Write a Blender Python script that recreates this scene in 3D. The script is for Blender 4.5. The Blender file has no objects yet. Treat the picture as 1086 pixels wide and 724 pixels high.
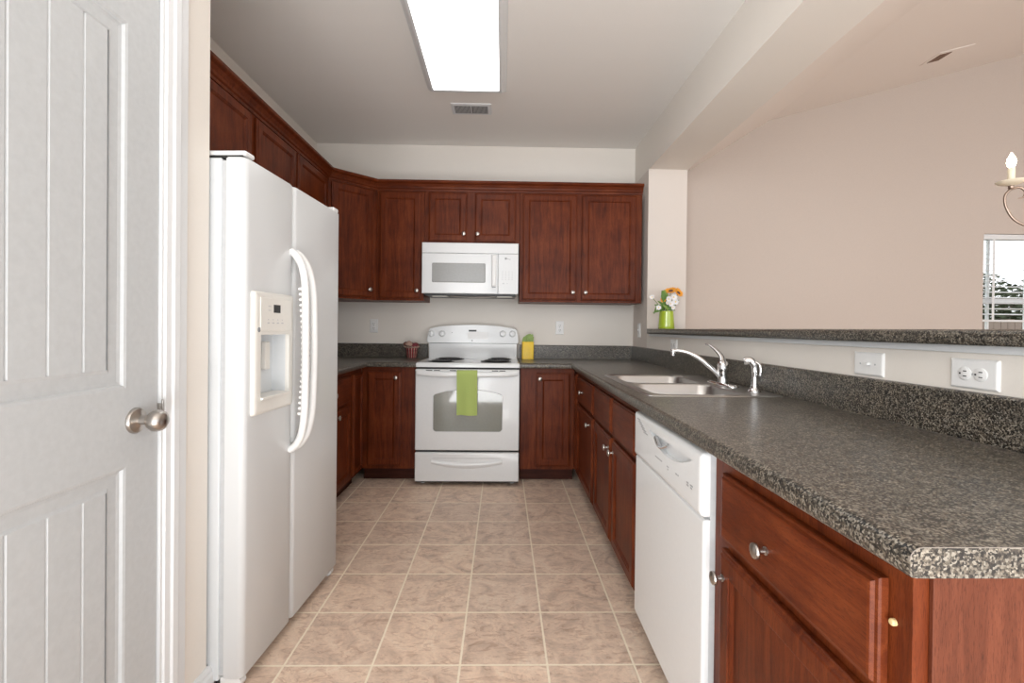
import bpy, bmesh, math, random
from mathutils import Vector as V, Matrix
R = math.radians
PI = math.pi
random.seed(7)
scn = bpy.context.scene
C = scn.collection

# ------------------------------------------------------------------ camera
cam = bpy.data.cameras.new('camera')
cam.sensor_fit = 'HORIZONTAL'; cam.sensor_width = 36.0
cam.lens = 498.2 * 36 / 1086
cam.shift_x = 0.0
cam.shift_y = -(362 - 351.6) / 1086
cam.clip_start = 0.02
camo = bpy.data.objects.new('camera', cam); C.objects.link(camo)
_r = V((0.99974248, -0.0199746, 0.01076954)); _u = V((-0.01063191, 0.00698411, 0.99991909)); _f = V((0.0200482, 0.99977609, -0.00676995))
camo.matrix_world = Matrix(((_r.x, _u.x, -_f.x, 0), (_r.y, _u.y, -_f.y, 0), (_r.z, _u.z, -_f.z, 1.176), (0, 0, 0, 1)))
scn.camera = camo

# ------------------------------------------------------------------ world, lights, exposure
w = bpy.data.worlds.new('world'); scn.world = w; w.use_nodes = True
bg = w.node_tree.nodes['Background']
bg.inputs[0].default_value = (0.93, 0.96, 1.0, 1); bg.inputs[1].default_value = 1.4
scn.view_settings.view_transform = 'Standard'
scn.view_settings.look = 'None'
scn.view_settings.gamma = 1.0
scn.view_settings.exposure = 0.50
scn.view_settings.use_curve_mapping = False

def area(name, loc, target, sx, sy, power, col):
    l = bpy.data.lights.new(name, 'AREA'); l.shape = 'RECTANGLE'; l.size = sx; l.size_y = sy; l.energy = power; l.color = col
    o = bpy.data.objects.new(name, l); C.objects.link(o); o.location = loc
    o.rotation_euler = (V(target) - V(loc)).to_track_quat('-Z', 'Y').to_euler()
    return o
# added fill lamps behind the camera, in place of assumed daylight; no windows built
area('room_fill_behind', (-2.6, -6.0, 1.7), (0.4, 3.0, 1.2), 4.5, 2.8, 235, (0.96, 0.985, 1.0))
area('dining_fill_behind', (4.6, -6.0, 1.6), (3.2, 4.0, 1.8), 4.0, 2.6, 40, (1.0, 0.98, 0.96))  # second added fill lamp, aimed into the dining room
# added fill lamp near the floor behind the camera, aimed up to brighten the ceiling
area('ceiling_fill_behind', (0.1, -1.6, 0.06), (0.1, -1.45, 2.79), 1.9, 2.4, 105, (0.96, 0.985, 1.0))

# ------------------------------------------------------------------ materials
def new_mat(name):
    m = bpy.data.materials.new(name); m.use_nodes = True
    return m, m.node_tree, m.node_tree.nodes['Principled BSDF']
def N(nt, t, **kw):
    n = nt.nodes.new(t)
    for k, v in kw.items(): setattr(n, k, v)
    return n
def setin(nt, n, i, v):
    if hasattr(v, 'is_linked') or isinstance(v, bpy.types.NodeSocket): nt.links.new(v, n.inputs[i])
    else: n.inputs[i].default_value = v
def math_(nt, op, a, b=0.0, c=None):
    n = N(nt, 'ShaderNodeMath', operation=op); setin(nt, n, 0, a); setin(nt, n, 1, b)
    if c is not None: setin(nt, n, 2, c)
    return n.outputs[0]
def noise(nt, vec, scale, detail=4, rough=.55, dist=0.0):
    n = N(nt, 'ShaderNodeTexNoise'); setin(nt, n, 'Vector', vec)
    n.inputs['Scale'].default_value = scale; n.inputs['Detail'].default_value = detail
    n.inputs['Roughness'].default_value = rough; n.inputs['Distortion'].default_value = dist
    return n.outputs['Fac']
def ramp(nt, fac, stops, interp='LINEAR'):
    n = N(nt, 'ShaderNodeValToRGB'); n.color_ramp.interpolation = interp
    e = n.color_ramp.elements
    while len(e) < len(stops): e.new(0.5)
    for el, (p, c) in zip(e, stops): el.position = p; el.color = (*c, 1)
    nt.links.new(fac, n.inputs[0]); return n.outputs[0]
def mapping(nt, vec, scale, loc=(0, 0, 0), rot=(0, 0, 0)):
    n = N(nt, 'ShaderNodeMapping'); setin(nt, n, 0, vec); n.inputs['Scale'].default_value = scale
    n.inputs['Location'].default_value = loc; n.inputs['Rotation'].default_value = rot
    return n.outputs[0]
def mix(nt, f, a, b, mode='MIX'):
    n = N(nt, 'ShaderNodeMix', data_type='RGBA', blend_type=mode)
    setin(nt, n, 0, f)
    for i, v in ((6, a), (7, b)):
        if isinstance(v, tuple): n.inputs[i].default_value = (*v, 1)
        else: nt.links.new(v, n.inputs[i])
    return n.outputs[2]
def bump(nt, b, h, strength, dist=.001):
    n = N(nt, 'ShaderNodeBump'); n.inputs['Strength'].default_value = strength; n.inputs['Distance'].default_value = dist
    nt.links.new(h, n.inputs['Height']); nt.links.new(n.outputs[0], b.inputs['Normal'])
def objco(nt): return N(nt, 'ShaderNodeTexCoord').outputs['Object']

def simple(name, col, rough=.5, metal=0.0, tex=None, bmp=0.0, bscale=60, **kw):
    m, nt, b = new_mat(name)
    co = objco(nt)
    v = noise(nt, co, bscale if tex is None else tex, 3)
    k_ = .010 if min(col) > .55 else .035
    c1 = tuple(x * (1 - k_) for x in col); c2 = tuple(min(1, x * (1 + k_)) for x in col)
    nt.links.new(ramp(nt, v, [(.3, c1), (.7, c2)]), b.inputs['Base Color'])
    b.inputs['Roughness'].default_value = rough; b.inputs['Metallic'].default_value = metal
    if bmp: bump(nt, b, noise(nt, co, bscale, 4), bmp)
    for k, x in kw.items(): b.inputs[k.replace('_', ' ')].default_value = x
    return m

def wood(name, stretch, dark=(.060, .0100, .0028), mid=(.118, .0225, .0055), light=(.175, .039, .0105), rough=.42, rot=(0, 0, 0)):
    m, nt, b = new_mat(name)
    co = objco(nt)
    mp = mapping(nt, co, stretch, rot=rot)
    big = noise(nt, mp, 5.0, 5, .6, .9)
    fine = noise(nt, mapping(nt, co, tuple(s * 6 for s in stretch), rot=rot), 14, 3, .6)
    blotch = noise(nt, co, 5.5, 2)
    f = math_(nt, 'ADD', math_(nt, 'MULTIPLY', big, .6), math_(nt, 'MULTIPLY', blotch, .4))
    c = ramp(nt, f, [(.34, dark), (.5, mid), (.66, light)])
    pores = ramp(nt, fine, [(.36, (.38, .34, .34)), (.47, (1, 1, 1))])
    c = mix(nt, .55, c, pores, 'MULTIPLY')
    nt.links.new(c, b.inputs['Base Color'])
    b.inputs['Roughness'].default_value = rough
    b.inputs['Specular IOR Level'].default_value = .16; b.inputs['Coat Weight'].default_value = .03; b.inputs['Coat Roughness'].default_value = .2
    bump(nt, b, fine, .25, .0006)
    return m
M = {}
M['wood'] = wood('cherry_wood', (9, 9, .8))
M['wood_y'] = wood('cherry_wood_grain_along_run', (9, .9, 9))
M['wood_x'] = wood('cherry_wood_grain_across', (.9, 9, 9))
M['wood_end'] = wood('wood_end_panel', (10, 10, 1.0), (.085, .023, .011), (.125, .035, .017), (.165, .050, .025), .45)

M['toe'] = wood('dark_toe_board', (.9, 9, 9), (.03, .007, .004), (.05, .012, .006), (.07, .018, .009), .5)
def laminate():
    m, nt, b = new_mat('speckled_dark_laminate')
    co = objco(nt)
    vo = N(nt, 'ShaderNodeTexVoronoi'); vo.inputs['Scale'].default_value = 345; vo.inputs['Randomness'].default_value = 1
    nt.links.new(mapping(nt, co, (1, 1, 1), rot=(.4, .7, .2)), vo.inputs['Vector'])
    sep = N(nt, 'ShaderNodeSeparateColor'); nt.links.new(vo.outputs['Color'], sep.inputs[0])
    clump = noise(nt, co, 90, 4, .65)
    f = math_(nt, 'ADD', math_(nt, 'MULTIPLY', sep.outputs[0], .55), math_(nt, 'MULTIPLY', clump, .65))
    c = ramp(nt, f, [(.36, (.008, .008, .008)), (.47, (.022, .021, .019)), (.58, (.062, .053, .041)), (.70, (.135, .117, .092)), (.84, (.26, .24, .20))])
    big = noise(nt, co, 30, 3)
    c = mix(nt, .6, c, ramp(nt, big, [(.35, (.65, .66, .68)), (.65, (1.2, 1.15, 1.1))]), 'MULTIPLY')
    nt.links.new(c, b.inputs['Base Color'])
    b.inputs['Roughness'].default_value = .31
    b.inputs['IOR'].default_value = 1.6
    bump(nt, b, noise(nt, co, 220, 2), .35, .0005)
    return m
M['counter'] = laminate()

def floor_mat():
    m, nt, b = new_mat('beige_stone_look_vinyl_tile')
    co = objco(nt)
    sp = N(nt, 'ShaderNodeSeparateXYZ'); nt.links.new(co, sp.inputs[0])
    T = .3048
    tx = math_(nt, 'DIVIDE', math_(nt, 'ADD', sp.outputs[0], .441 + 20 * T), T)
    ty = math_(nt, 'DIVIDE', math_(nt, 'ADD', sp.outputs[1], 20 * T - 3.158), T)
    def edge(t):
        fr = math_(nt, 'FRACT', t)
        return math_(nt, 'MINIMUM', fr, math_(nt, 'SUBTRACT', 1.0, fr))
    e = math_(nt, 'MINIMUM', edge(tx), edge(ty))
    e = math_(nt, 'ADD', e, math_(nt, 'MULTIPLY', math_(nt, 'SUBTRACT', noise(nt, co, 60, 2), .5), .006))
    g = N(nt, 'ShaderNodeMapRange'); g.inputs[1].default_value = .009; g.inputs[2].default_value = .016
    nt.links.new(e, g.inputs[0])
    # each tile gets its own shift of the vein pattern
    cx = N(nt, 'ShaderNodeCombineXYZ'); nt.links.new(math_(nt, 'FLOOR', tx), cx.inputs[0]); nt.links.new(math_(nt, 'FLOOR', ty), cx.inputs[1])
    wn = N(nt, 'ShaderNodeTexWhiteNoise', noise_dimensions='3D'); nt.links.new(cx.outputs[0], wn.inputs['Vector'])
    vm = N(nt, 'ShaderNodeVectorMath', operation='MULTIPLY_ADD'); nt.links.new(wn.outputs['Color'], vm.inputs[0]); vm.inputs[1].default_value = (7, 7, 7); nt.links.new(co, vm.inputs[2])
    vec = vm.outputs[0]
    v1 = noise(nt, vec, 6.5, 7, .66, 1.7)
    v2 = noise(nt, mapping(nt, vec, (1, 2.4, 1), rot=(0, 0, .6)), 9, 6, .7, 2.6)
    v3 = noise(nt, vec, 70, 4, .7)
    c = ramp(nt, v1, [(.30, (.56, .42, .33)), (.45, (.74, .565, .45)), (.56, (.84, .655, .52)), (.70, (.89, .74, .61))])
    vein = ramp(nt, v2, [(.40, (.68, .58, .53)), (.475, (1, 1, 1)), (.56, (1, 1, 1)), (.68, (.82, .80, .80))])
    c = mix(nt, .62, c, vein, 'MULTIPLY')
    c = mix(nt, .45, c, ramp(nt, v3, [(.3, (.80, .80, .80)), (.7, (1.12, 1.1, 1.08))]), 'MULTIPLY')
    tv = ramp(nt, wn.outputs['Value'], [(0, (.93, .93, .93)), (1, (1.05, 1.04, 1.02))])
    c = mix(nt, 1.0, c, tv, 'MULTIPLY')
    grout = ramp(nt, v3, [(.3, (.92, .79, .62)), (.7, (1.0, .90, .73))])
    c = mix(nt, g.outputs[0], grout, c)
    nt.links.new(c, b.inputs['Base Color'])
    b.inputs['Roughness'].default_value = .42
    bump(nt, b, math_(nt, 'ADD', math_(nt, 'MULTIPLY', g.outputs[0], .8), math_(nt, 'MULTIPLY', v2, .5)), .35, .0015)
    return m
M['floor'] = floor_mat()
M['wall'] = simple('warm_white_wall_paint', (.80, .755, .695), .75, bmp=.12, bscale=240)
M['wall_left'] = M['wall']
M['ceil'] = simple('ceiling_paint', (.86, .835, .80), .85, bmp=.15, bscale=180)
M['pink'] = simple('pinkish_beige_wall_paint', (.56, .485, .43), .75, bmp=.12, bscale=240)
M['ceil2'] = simple('dining_ceiling_paint', (.83, .77, .72), .85, bmp=.15, bscale=180)
M['pillar'] = simple('light_post_paint', (.70, .635, .58), .75, bmp=.12, bscale=240)
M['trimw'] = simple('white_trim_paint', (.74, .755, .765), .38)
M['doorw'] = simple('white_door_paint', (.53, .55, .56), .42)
M['appl'] = simple('white_enamel', (.765, .78, .785), .22, Coat_Weight=.2)
M['fridge'] = simple('white_textured_steel', (.68, .695, .70), .30, bmp=.06, bscale=500)
M['fridge_side'] = simple('white_painted_steel_side', (.68, .705, .72), .4)
M['bisque'] = simple('off_white_plastic', (.78, .765, .72), .35)
M['plastic'] = simple('white_plastic', (.84, .84, .83), .3)
M['grayp'] = simple('grey_print', (.30, .31, .32), .5)
M['gray_light'] = simple('pale_grey_print', (.55, .56, .57), .5)
M['black'] = simple('black_plastic', (.012, .012, .013), .35)
M['dark'] = simple('dark_gap', (.02, .02, .02), .7)
M['coil'] = simple('black_heating_coil', (.03, .03, .032), .45, .3)
M['chrome'] = simple('chrome', (.82, .82, .83), .08, 1.0)
M['steel'] = simple('brushed_stainless_steel', (.50, .495, .485), .30, 1.0, tex=8)
M['nickel'] = simple('satin_nickel', (.44, .41, .38), .28, 1.0)
M['bulb_glass'] = None
M['ovenglass'] = simple('grey_oven_glass', (.185, .195, .17), .06, Coat_Weight=.5)
M['mwglass'] = simple('grey_microwave_window', (.30, .30, .29), .22)
M['towel'] = simple('green_towel_cloth', (.40, .50, .15), .9, bmp=.5, bscale=400)
M['vase'] = simple('lime_green_glaze', (.40, .52, .04), .18, Coat_Weight=.5)
M['yellow'] = simple('yellow_paint', (.86, .58, .04), .4)
M['greencl'] = simple('crumpled_green_tissue', (.30, .42, .14), .8, bmp=.4, bscale=90)
M['leaf'] = simple('leaf_green', (.10, .20, .03), .55)
M['leaf2'] = simple('leaf_green_light', (.20, .30, .06), .55)
M['petal_o'] = simple('orange_petal', (.90, .38, .03), .6)
M['petal_w'] = simple('white_petal', (.86, .84, .84), .6)
M['pod'] = simple('dried_pod_brown', (.16, .07, .05), .8)
M['pod2'] = simple('dried_petal_tan', (.42, .28, .22), .8)
M['pod3'] = simple('dried_petal_wine', (.16, .02, .03), .7)
M['bumper'] = simple('yellowed_rubber', (.66, .52, .26), .4)
M['cream'] = simple('candle_cream', (.85, .78, .62), .5)
M['bronze'] = simple('antique_metal', (.35, .27, .22), .32, 1.0)
M['brown'] = simple('brown_grille', (.16, .085, .05), .6)
M['shrub'] = simple('shrub_leaves', (.06, .075, .04), .8)
M['fence'] = simple('weathered_fence', (.24, .18, .15), .8)
M['grass'] = simple('lawn', (.16, .22, .08), .9)
M['bark'] = simple('bark', (.13, .09, .07), .9)
def emis(name, col, s):
    m, nt, b = new_mat(name)
    b.inputs['Base Color'].default_value = (*col, 1)
    b.inputs['Emission Color'].default_value = (*col, 1); b.inputs['Emission Strength'].default_value = s
    b.inputs['Roughness'].default_value = .4
    return m
M['diffuser'] = emis('lit_white_diffuser', (.2, .2, .2), 12.5)
M['flame'] = emis('lit_bulb', (1.0, .86, .66), 18)
M['lens'] = simple('ribbed_lamp_cover', (.75, .72, .66), .3)
def glass():
    m, nt, b = new_mat('window_glass')
    b.inputs['Base Color'].default_value = (1, 1, 1, 1); b.inputs['Roughness'].default_value = 0
    b.inputs['Transmission Weight'].default_value = 1; b.inputs['IOR'].default_value = 1.01
    return m
M['glass'] = glass()
def plaid():
    m, nt, b = new_mat('red_striped_paper')
    co = objco(nt); sp = N(nt, 'ShaderNodeSeparateXYZ'); nt.links.new(co, sp.inputs[0])
    ang = math_(nt, 'ARCTAN2', sp.outputs[1], sp.outputs[0])
    s1 = math_(nt, 'FRACT', math_(nt, 'MULTIPLY', ang, 14 / (2 * PI)))
    s2 = math_(nt, 'FRACT', math_(nt, 'MULTIPLY', sp.outputs[2], 30))
    c = ramp(nt, s1, [(0, (.28, .02, .03)), (.55, (.06, .012, .012)), (.78, (.62, .45, .36))], 'CONSTANT')
    d = ramp(nt, s2, [(0, (1, 1, 1)), (.8, (.55, .5, .5))], 'CONSTANT')
    nt.links.new(mix(nt, 1, c, d, 'MULTIPLY'), b.inputs['Base Color']); b.inputs['Roughness'].default_value = .7
    return m
M['plaid'] = plaid()

# ------------------------------------------------------------------ mesh helpers
def merge(dst, src):
    me = bpy.data.meshes.new('tmp'); src.to_mesh(me); src.free(); dst.from_mesh(me); bpy.data.meshes.remove(me)
def box(bm, lo, hi, bev=0.0, seg=2):
    t = bmesh.new(); bmesh.ops.create_cube(t, size=1)
    for v in t.verts: v.co = V([lo[i] + (v.co[i] + .5) * (hi[i] - lo[i]) for i in range(3)])
    if bev: bmesh.ops.bevel(t, geom=t.edges[:], offset=bev, segments=seg, profile=.5, affect='EDGES')
    merge(bm, t)
def prism(bm, pts, axis, a, b):
    """polygon pts in the plane normal to axis, extruded from a to b"""
    def P(p, c):
        q = list(p); q.insert(axis, c); return V(q)
    A = [bm.verts.new(P(p, a)) for p in pts]; B = [bm.verts.new(P(p, b)) for p in pts]
    n = len(pts); bm.faces.new(A); bm.faces.new(B[::-1])
    for i in range(n): bm.faces.new((A[i], B[i], B[(i + 1) % n], A[(i + 1) % n]))
def frame_of(d):
    d = d.normalized(); a = V((0, 0, 1)) if abs(d.z) < .9 else V((0, 1, 0))
    x = d.cross(a).normalized(); return x, x.cross(d).normalized()
def tube(bm, pts, r, seg=10, cap=True, sx=1.0, sy=1.0, up=None, closed=False):
    pts = [V(p) for p in pts]; n = len(pts); rings = []
    rr = r if isinstance(r, (list, tuple)) else [r] * n
    x = None
    for i, p in enumerate(pts):
        if closed: d = pts[(i + 1) % n] - pts[i - 1]
        else: d = pts[min(i + 1, n - 1)] - pts[max(i - 1, 0)]
        d = d.normalized()
        if up is not None: x = V(up).cross(d).normalized()
        elif x is None: x, _ = frame_of(d)
        else: x = (x - d * x.dot(d)).normalized()
        y = d.cross(x)
        rings.append([bm.verts.new(p + x * math.cos(2 * PI * k / seg) * rr[i] * sx + y * math.sin(2 * PI * k / seg) * rr[i] * sy) for k in range(seg)])
    for i in range(n if closed else n - 1):
        a, b_ = rings[i], rings[(i + 1) % n]
        for k in range(seg): bm.faces.new((a[k], a[(k + 1) % seg], b_[(k + 1) % seg], b_[k]))
    if cap and not closed: bm.faces.new(rings[0][::-1]); bm.faces.new(rings[-1])
def lathe(bm, prof, origin, axis=(0, 0, 1), seg=24, sx=1.0, sy=1.0):
    """prof: list of (radius, height along axis)"""
    o = V(origin); d = V(axis).normalized(); x, y = frame_of(d); rings = []
    for r, h in prof:
        if r < 1e-6: rings.append([bm.verts.new(o + d * h)])
        else: rings.append([bm.verts.new(o + d * h + x * math.cos(2 * PI * k / seg) * r * sx + y * math.sin(2 * PI * k / seg) * r * sy) for k in range(seg)])
    for a, b_ in zip(rings, rings[1:]):
        for k in range(seg):
            k2 = (k + 1) % seg
            if len(a) == 1 and len(b_) == 1: continue
            if len(a) == 1: bm.faces.new((a[0], b_[k2], b_[k]))
            elif len(b_) == 1: bm.faces.new((a[k], a[k2], b_[0]))
            else: bm.faces.new((a[k], a[k2], b_[k2], b_[k]))
    if len(rings[0]) > 1: bm.faces.new(rings[0][::-1])
    if len(rings[-1]) > 1: bm.faces.new(rings[-1])
def ringpanel(bm, P, u0, u1, z0, z1, prof, rad=0.0, cs=1, back=True):
    """P(u,d,z) -> point.  prof: list of (inset, d).  nested rectangles joined, the last filled"""
    loops = []
    for ins, d in prof:
        a, b_, c, e = u0 + ins, u1 - ins, z0 + ins, z1 - ins
        if cs > 1 and rad > 0:
            q = []; r = max(rad - ins, .0005)
            for (cx_, cz_, a0) in ((a + r, c + r, 180), (b_ - r, c + r, 270), (b_ - r, e - r, 0), (a + r, e - r, 90)):
                for k in range(cs + 1):
                    t = R(a0 + 90 * k / cs); q.append((cx_ + r * math.cos(t), cz_ + r * math.sin(t)))
        else: q = [(a, c), (b_, c), (b_, e), (a, e)]
        loops.append([bm.verts.new(P(x, d, z)) for x, z in q])
    for A, B in zip(loops, loops[1:]):
        n = len(A)
        for i in range(n): bm.faces.new((A[i], A[(i + 1) % n], B[(i + 1) % n], B[i]))
    bm.faces.new(loops[-1])
    if back: bm.faces.new(loops[0][::-1])
def frame_map(O, U, Nn):
    O, U, Nn = V(O), V(U), V(Nn)
    return lambda u, d, z: O + U * u + Nn * d + V((0, 0, z))
def smooth_path(pts, n=8):
    pts = [V(p) for p in pts]; out = []
    P = [pts[0] * 2 - pts[1]] + pts + [pts[-1] * 2 - pts[-2]]
    for i in range(1, len(P) - 2):
        p0, p1, p2, p3 = P[i - 1:i + 3]
        for k in range(n):
            t = k / n
            out.append(.5 * ((2 * p1) + (p2 - p0) * t + (2 * p0 - 5 * p1 + 4 * p2 - p3) * t * t + (3 * p1 - p0 - 3 * p2 + p3) * t ** 3))
    out.append(pts[-1]); return out

WM = {}
def obj(name, bm, mat, parent=None, smooth=False, world=True, label=None, angle=35):
    """one mesh object; verts given in world space are moved into the thing's own space"""
    bmesh.ops.recalc_face_normals(bm, faces=bm.faces[:])
    me = bpy.data.meshes.new(name); bm.to_mesh(me); bm.free()
    o = bpy.data.objects.new(name, me); C.objects.link(o)
    if isinstance(mat, (list, tuple)):
        for m_ in mat: me.materials.append(m_)
    else: me.materials.append(mat)
    if parent is not None:
        W = WM[parent.name]
        if world: me.transform(W.inverted())
        o.parent = parent; WM[o.name] = W
    else: WM[o.name] = Matrix()
    if smooth:
        me.polygons.foreach_set('use_smooth', [True] * len(me.polygons))
        me.set_sharp_from_angle(angle=R(angle))
    if label: o['label'] = label
    return o
def thing(name, label, cat, loc=(0, 0, 0), rotz=0, group=None):
    o = bpy.data.objects.new(name, None); C.objects.link(o); o.empty_display_size = .1
    o.location = loc; o.rotation_euler = (0, 0, rotz)
    WM[o.name] = Matrix.Translation(V(loc)) @ Matrix.Rotation(rotz, 4, 'Z')
    o['label'] = label; o['category'] = cat
    if group: o['group'] = group
    return o
def each(name, bm, mat, parent, smooth=False, label=None):
    """every loose piece of bm becomes an object of its own"""
    bm.verts.ensure_lookup_table(); seen = set(); out = []
    for v0 in bm.verts:
        if v0 in seen: continue
        st = [v0]; comp = []; seen.add(v0)
        while st:
            v = st.pop(); comp.append(v)
            for e in v.link_edges:
                o_ = e.other_vert(v)
                if o_ not in seen: seen.add(o_); st.append(o_)
        nb = bmesh.new(); mp = {v: nb.verts.new(v.co) for v in comp}
        for f in {f for v in comp for f in v.link_faces}: nb.faces.new([mp[v] for v in f.verts])
        out.append(obj(name, nb, mat, parent, smooth, label=label))
    bm.free(); return out
def tag(o, label, cat, group=None, kind=None):
    o['label'] = label; o['category'] = cat
    if group: o['group'] = group
    if kind: o['kind'] = kind
    return o
def struct(name, bm, mat, smooth=False, label=None):
    o = obj(name, bm, mat, None, smooth); o['kind'] = 'structure'
    if label: o['label'] = label
    return o
def recenter(o, loc):
    """moves a single-mesh thing's origin to its base"""
    loc = V(loc); o.data.transform(Matrix.Translation(-loc)); o.location = loc; WM[o.name] = Matrix.Translation(loc); return o
def cut(o, cutter):
    me = bpy.data.meshes.new('c'); bmesh.ops.recalc_face_normals(cutter, faces=cutter.faces[:]); cutter.to_mesh(me); cutter.free()
    c = bpy.data.objects.new('c', me); C.objects.link(c)
    if o.parent: me.transform(WM[o.name].inverted()); 
    c.parent = o.parent; c.location = o.location
    md = o.modifiers.new('b', 'BOOLEAN'); md.operation = 'DIFFERENCE'; md.object = c; md.solver = 'EXACT'
    bpy.context.view_layer.update()
    dg = bpy.context.evaluated_depsgraph_get()
    nm = bpy.data.meshes.new_from_object(o.evaluated_get(dg)); o.modifiers.clear(); o.data = nm
    bpy.data.objects.remove(c)

# ------------------------------------------------------------------ the room
XL, XR, YB, ZC = -1.655, 1.168, 4.185, 2.79
PX = 1.482          # far side of the half wall / header
YBK = -3.0
b = bmesh.new(); box(b, (XL - .1, YBK, -.05), (7.6, YB + .1, 0)); struct('floor', b, M['floor'])
b = bmesh.new(); box(b, (XL - .1, YBK, ZC), (PX, YB + .1, ZC + .08)); struct('ceiling', b, M['ceil'])
b = bmesh.new(); box(b, (XL - .1, YB, 0), (XR + .16, YB + .12, ZC)); struct('wall_back', b, M['wall'])
b = bmesh.new(); box(b, (XL - .12, 1.5, 0), (XL, YB, ZC)); struct('wall_left', b, M['wall'])
# pantry block that carries the door
WX = -.935
DY0, DY1, DZ = .57, 1.302, 2.115
b = bmesh.new(); box(b, (XL - .1, -.35, 0), (WX, 1.512, ZC))
wp = struct('wall_left_pantry', b, M['wall'])
c = bmesh.new(); box(c, (WX - .12, DY0 - .004, -.01), (WX + .05, DY1 + .004, DZ)); cut(wp, c)
# half wall with post and header
b = bmesh.new(); box(b, (XR, .3, 0), (XR + .13, 3.785, 1.146)); struct('wall_right_half', b, M['wall'])
b = bmesh.new(); box(b, (XR, 3.783, 0), (PX, YB, 2.475)); struct('wall_right_post', b, M['pillar'])
b = bmesh.new(); box(b, (XR, YBK, 2.475), (PX, YB, ZC)); struct('wall_right_header', b, M['wall'])
# dining room
WX0, WX1, WZ0, WZ1 = 4.36, 5.75, .86, 2.083
b = bmesh.new(); box(b, (PX - .15, YB, 0), (7.6, YB + .12, 4.6)); dw = struct('wall_dining_back', b, M['pink'])
c = bmesh.new(); box(c, (WX0, YB - .05, WZ0), (WX1, YB + .2, WZ1)); cut(dw, c)
b = bmesh.new(); box(b, (7.5, YBK, 0), (7.6, YB, 4.6)); struct('wall_dining_right', b, M['pink'])
b = bmesh.new()
cp = [(PX, 2.50), (2.37, 3.068), (4.70, 3.714), (7.6, 4.51)]
prism(b, cp + [(x, z + .08) for x, z in cp[::-1]], 1, YBK, YB + .1); struct('ceiling_dining', b, M['ceil2'])
# baseboards
def base_prof(x0, s): return [(x0, 0), (x0 + s * .016, 0), (x0 + s * .016, .055), (x0 + s * .011, .064), (x0 + s * .011, .072), (x0 + s * .005, .084), (x0, .084)]
b = bmesh.new(); prism(b, base_prof(WX, 1), 1, 1.405, 1.528); prism(b, base_prof(WX, 1), 1, -.35, .47)
prism(b, [(1.512, 0), (1.528, 0), (1.528, .055), (1.523, .064), (1.523, .072), (1.517, .084), (1.512, .084)], 0, -1.4, WX); struct('baseboard_left', b, M['trimw'])
# door casing
b = bmesh.new()
cas = [(0, 0), (.004, .010), (.022, .012), (.026, .018), (.045, .019), (.052, .015), (.082, .013), (.09, .008), (.09, 0)]
def cas_side(y, s, z1):
    prism(b, [(WX + d, y + s * t) for t, d in cas], 2, 0, z1)
cas_side(DY1 + .006, 1, DZ + .09); cas_side(DY0 - .006, -1, DZ + .09)
prism(b, [(WX + d, DZ + .002 + t) for t, d in cas], 1, DY0 - .006, DY1 + .006)
struct('trim_1', b, M['trimw'], label='white moulded casing around the white panel door')
b = bmesh.new()
box(b, (WX - .12, DY1 - .0, 0), (WX + .004, DY1 + .012, DZ)); box(b, (WX - .12, DY0 - .012, 0), (WX + .004, DY0, DZ)); box(b, (WX - .12, DY0, DZ - .012), (WX + .004, DY1, DZ))
struct('trim_2', b, M['trimw'], label='white door jamb')
# pantry door slab with two plank-look recessed panels
door = thing('door_1', 'white two panel plank style door with satin knob', 'door', (WX - .02, DY0, 0)); door['kind'] = 'structure'
b = bmesh.new()
box(b, (WX - .045, DY0 + .0045, .014), (WX - .0135, DY1 - .0045, DZ - .017))
P = frame_map((WX - .012, 0, 0), (0, 1, 0), (1, 0, 0))
sl, sr = .113, .11
yA, yB = DY0 + sl, 1.192
rails = [(.012, .24), (.821, 1.016), (1.925, DZ - .015)]
for z0, z1 in rails: box(b, (WX - .03, yA, z0), (WX - .004, yB, z1))
box(b, (WX - .03, DY0 + .003, .012), (WX - .004, yA, DZ - .015)); box(b, (WX - .03, yB, .012), (WX - .004, DY1 - .003, DZ - .015))
for z0, z1 in ((.24, .821), (1.016, 1.925)):
    q = frame_map((WX - .004, 0, 0), (0, 1, 0), (1, 0, 0))
    loops = []
    for ins, d in [(0, 0), (.006, -.002), (.010, -.008), (.016, -.009), (.032, -.0125), (.036, -.0125), (.050, -.0055)]:
        loops.append([b.verts.new(q(*t)) for t in ((yA + ins, d, z0 + ins), (yB - ins, d, z0 + ins), (yB - ins, d, z1 - ins), (yA + ins, d, z1 - ins))])
    for A, B in zip(loops, loops[1:]):
        for i in range(4): b.faces.new((A[i], A[(i + 1) % 4], B[(i + 1) % 4], B[i]))
    # planks with grooves between them
    edges = [yA + .050, .829, .912, .994, 1.077, yB - .050]
    for y0, y1 in zip(edges, edges[1:]):
        g = .0035
        prism(b, [(WX - .02, y0), (WX - .02, y1), (WX - .0135, y1 - .0), (WX - .0095, y1 - g), (WX - .0095, y0 + g), (WX - .0135, y0)], 2, z0 + .050, z1 - .050)
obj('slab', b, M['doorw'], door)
b = bmesh.new()
lathe(b, [(.033, 0), (.033, .003), (.030, .008), (.018, .012), (.012, .016), (.011, .030), (.0135, .034), (.022, .040), (.0275, .050), (.0275, .060), (.024, .069), (.015, .076), (0, .078)], (WX - .004, 1.222, .930), (1, 0, 0), 40)
kn = obj('knob', b, M['nickel'], door, True, label='satin nickel round knob')
b = bmesh.new(); box(b, (WX - .030, DY1 - .0045, .90), (WX + .0045, DY1 - .001, .962), .001); box(b, (WX - .004, DY1 + .0005, .925), (WX + .009, DY1 + .004, .972), .002)
obj('latch_plate', b, M['nickel'], door)

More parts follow.
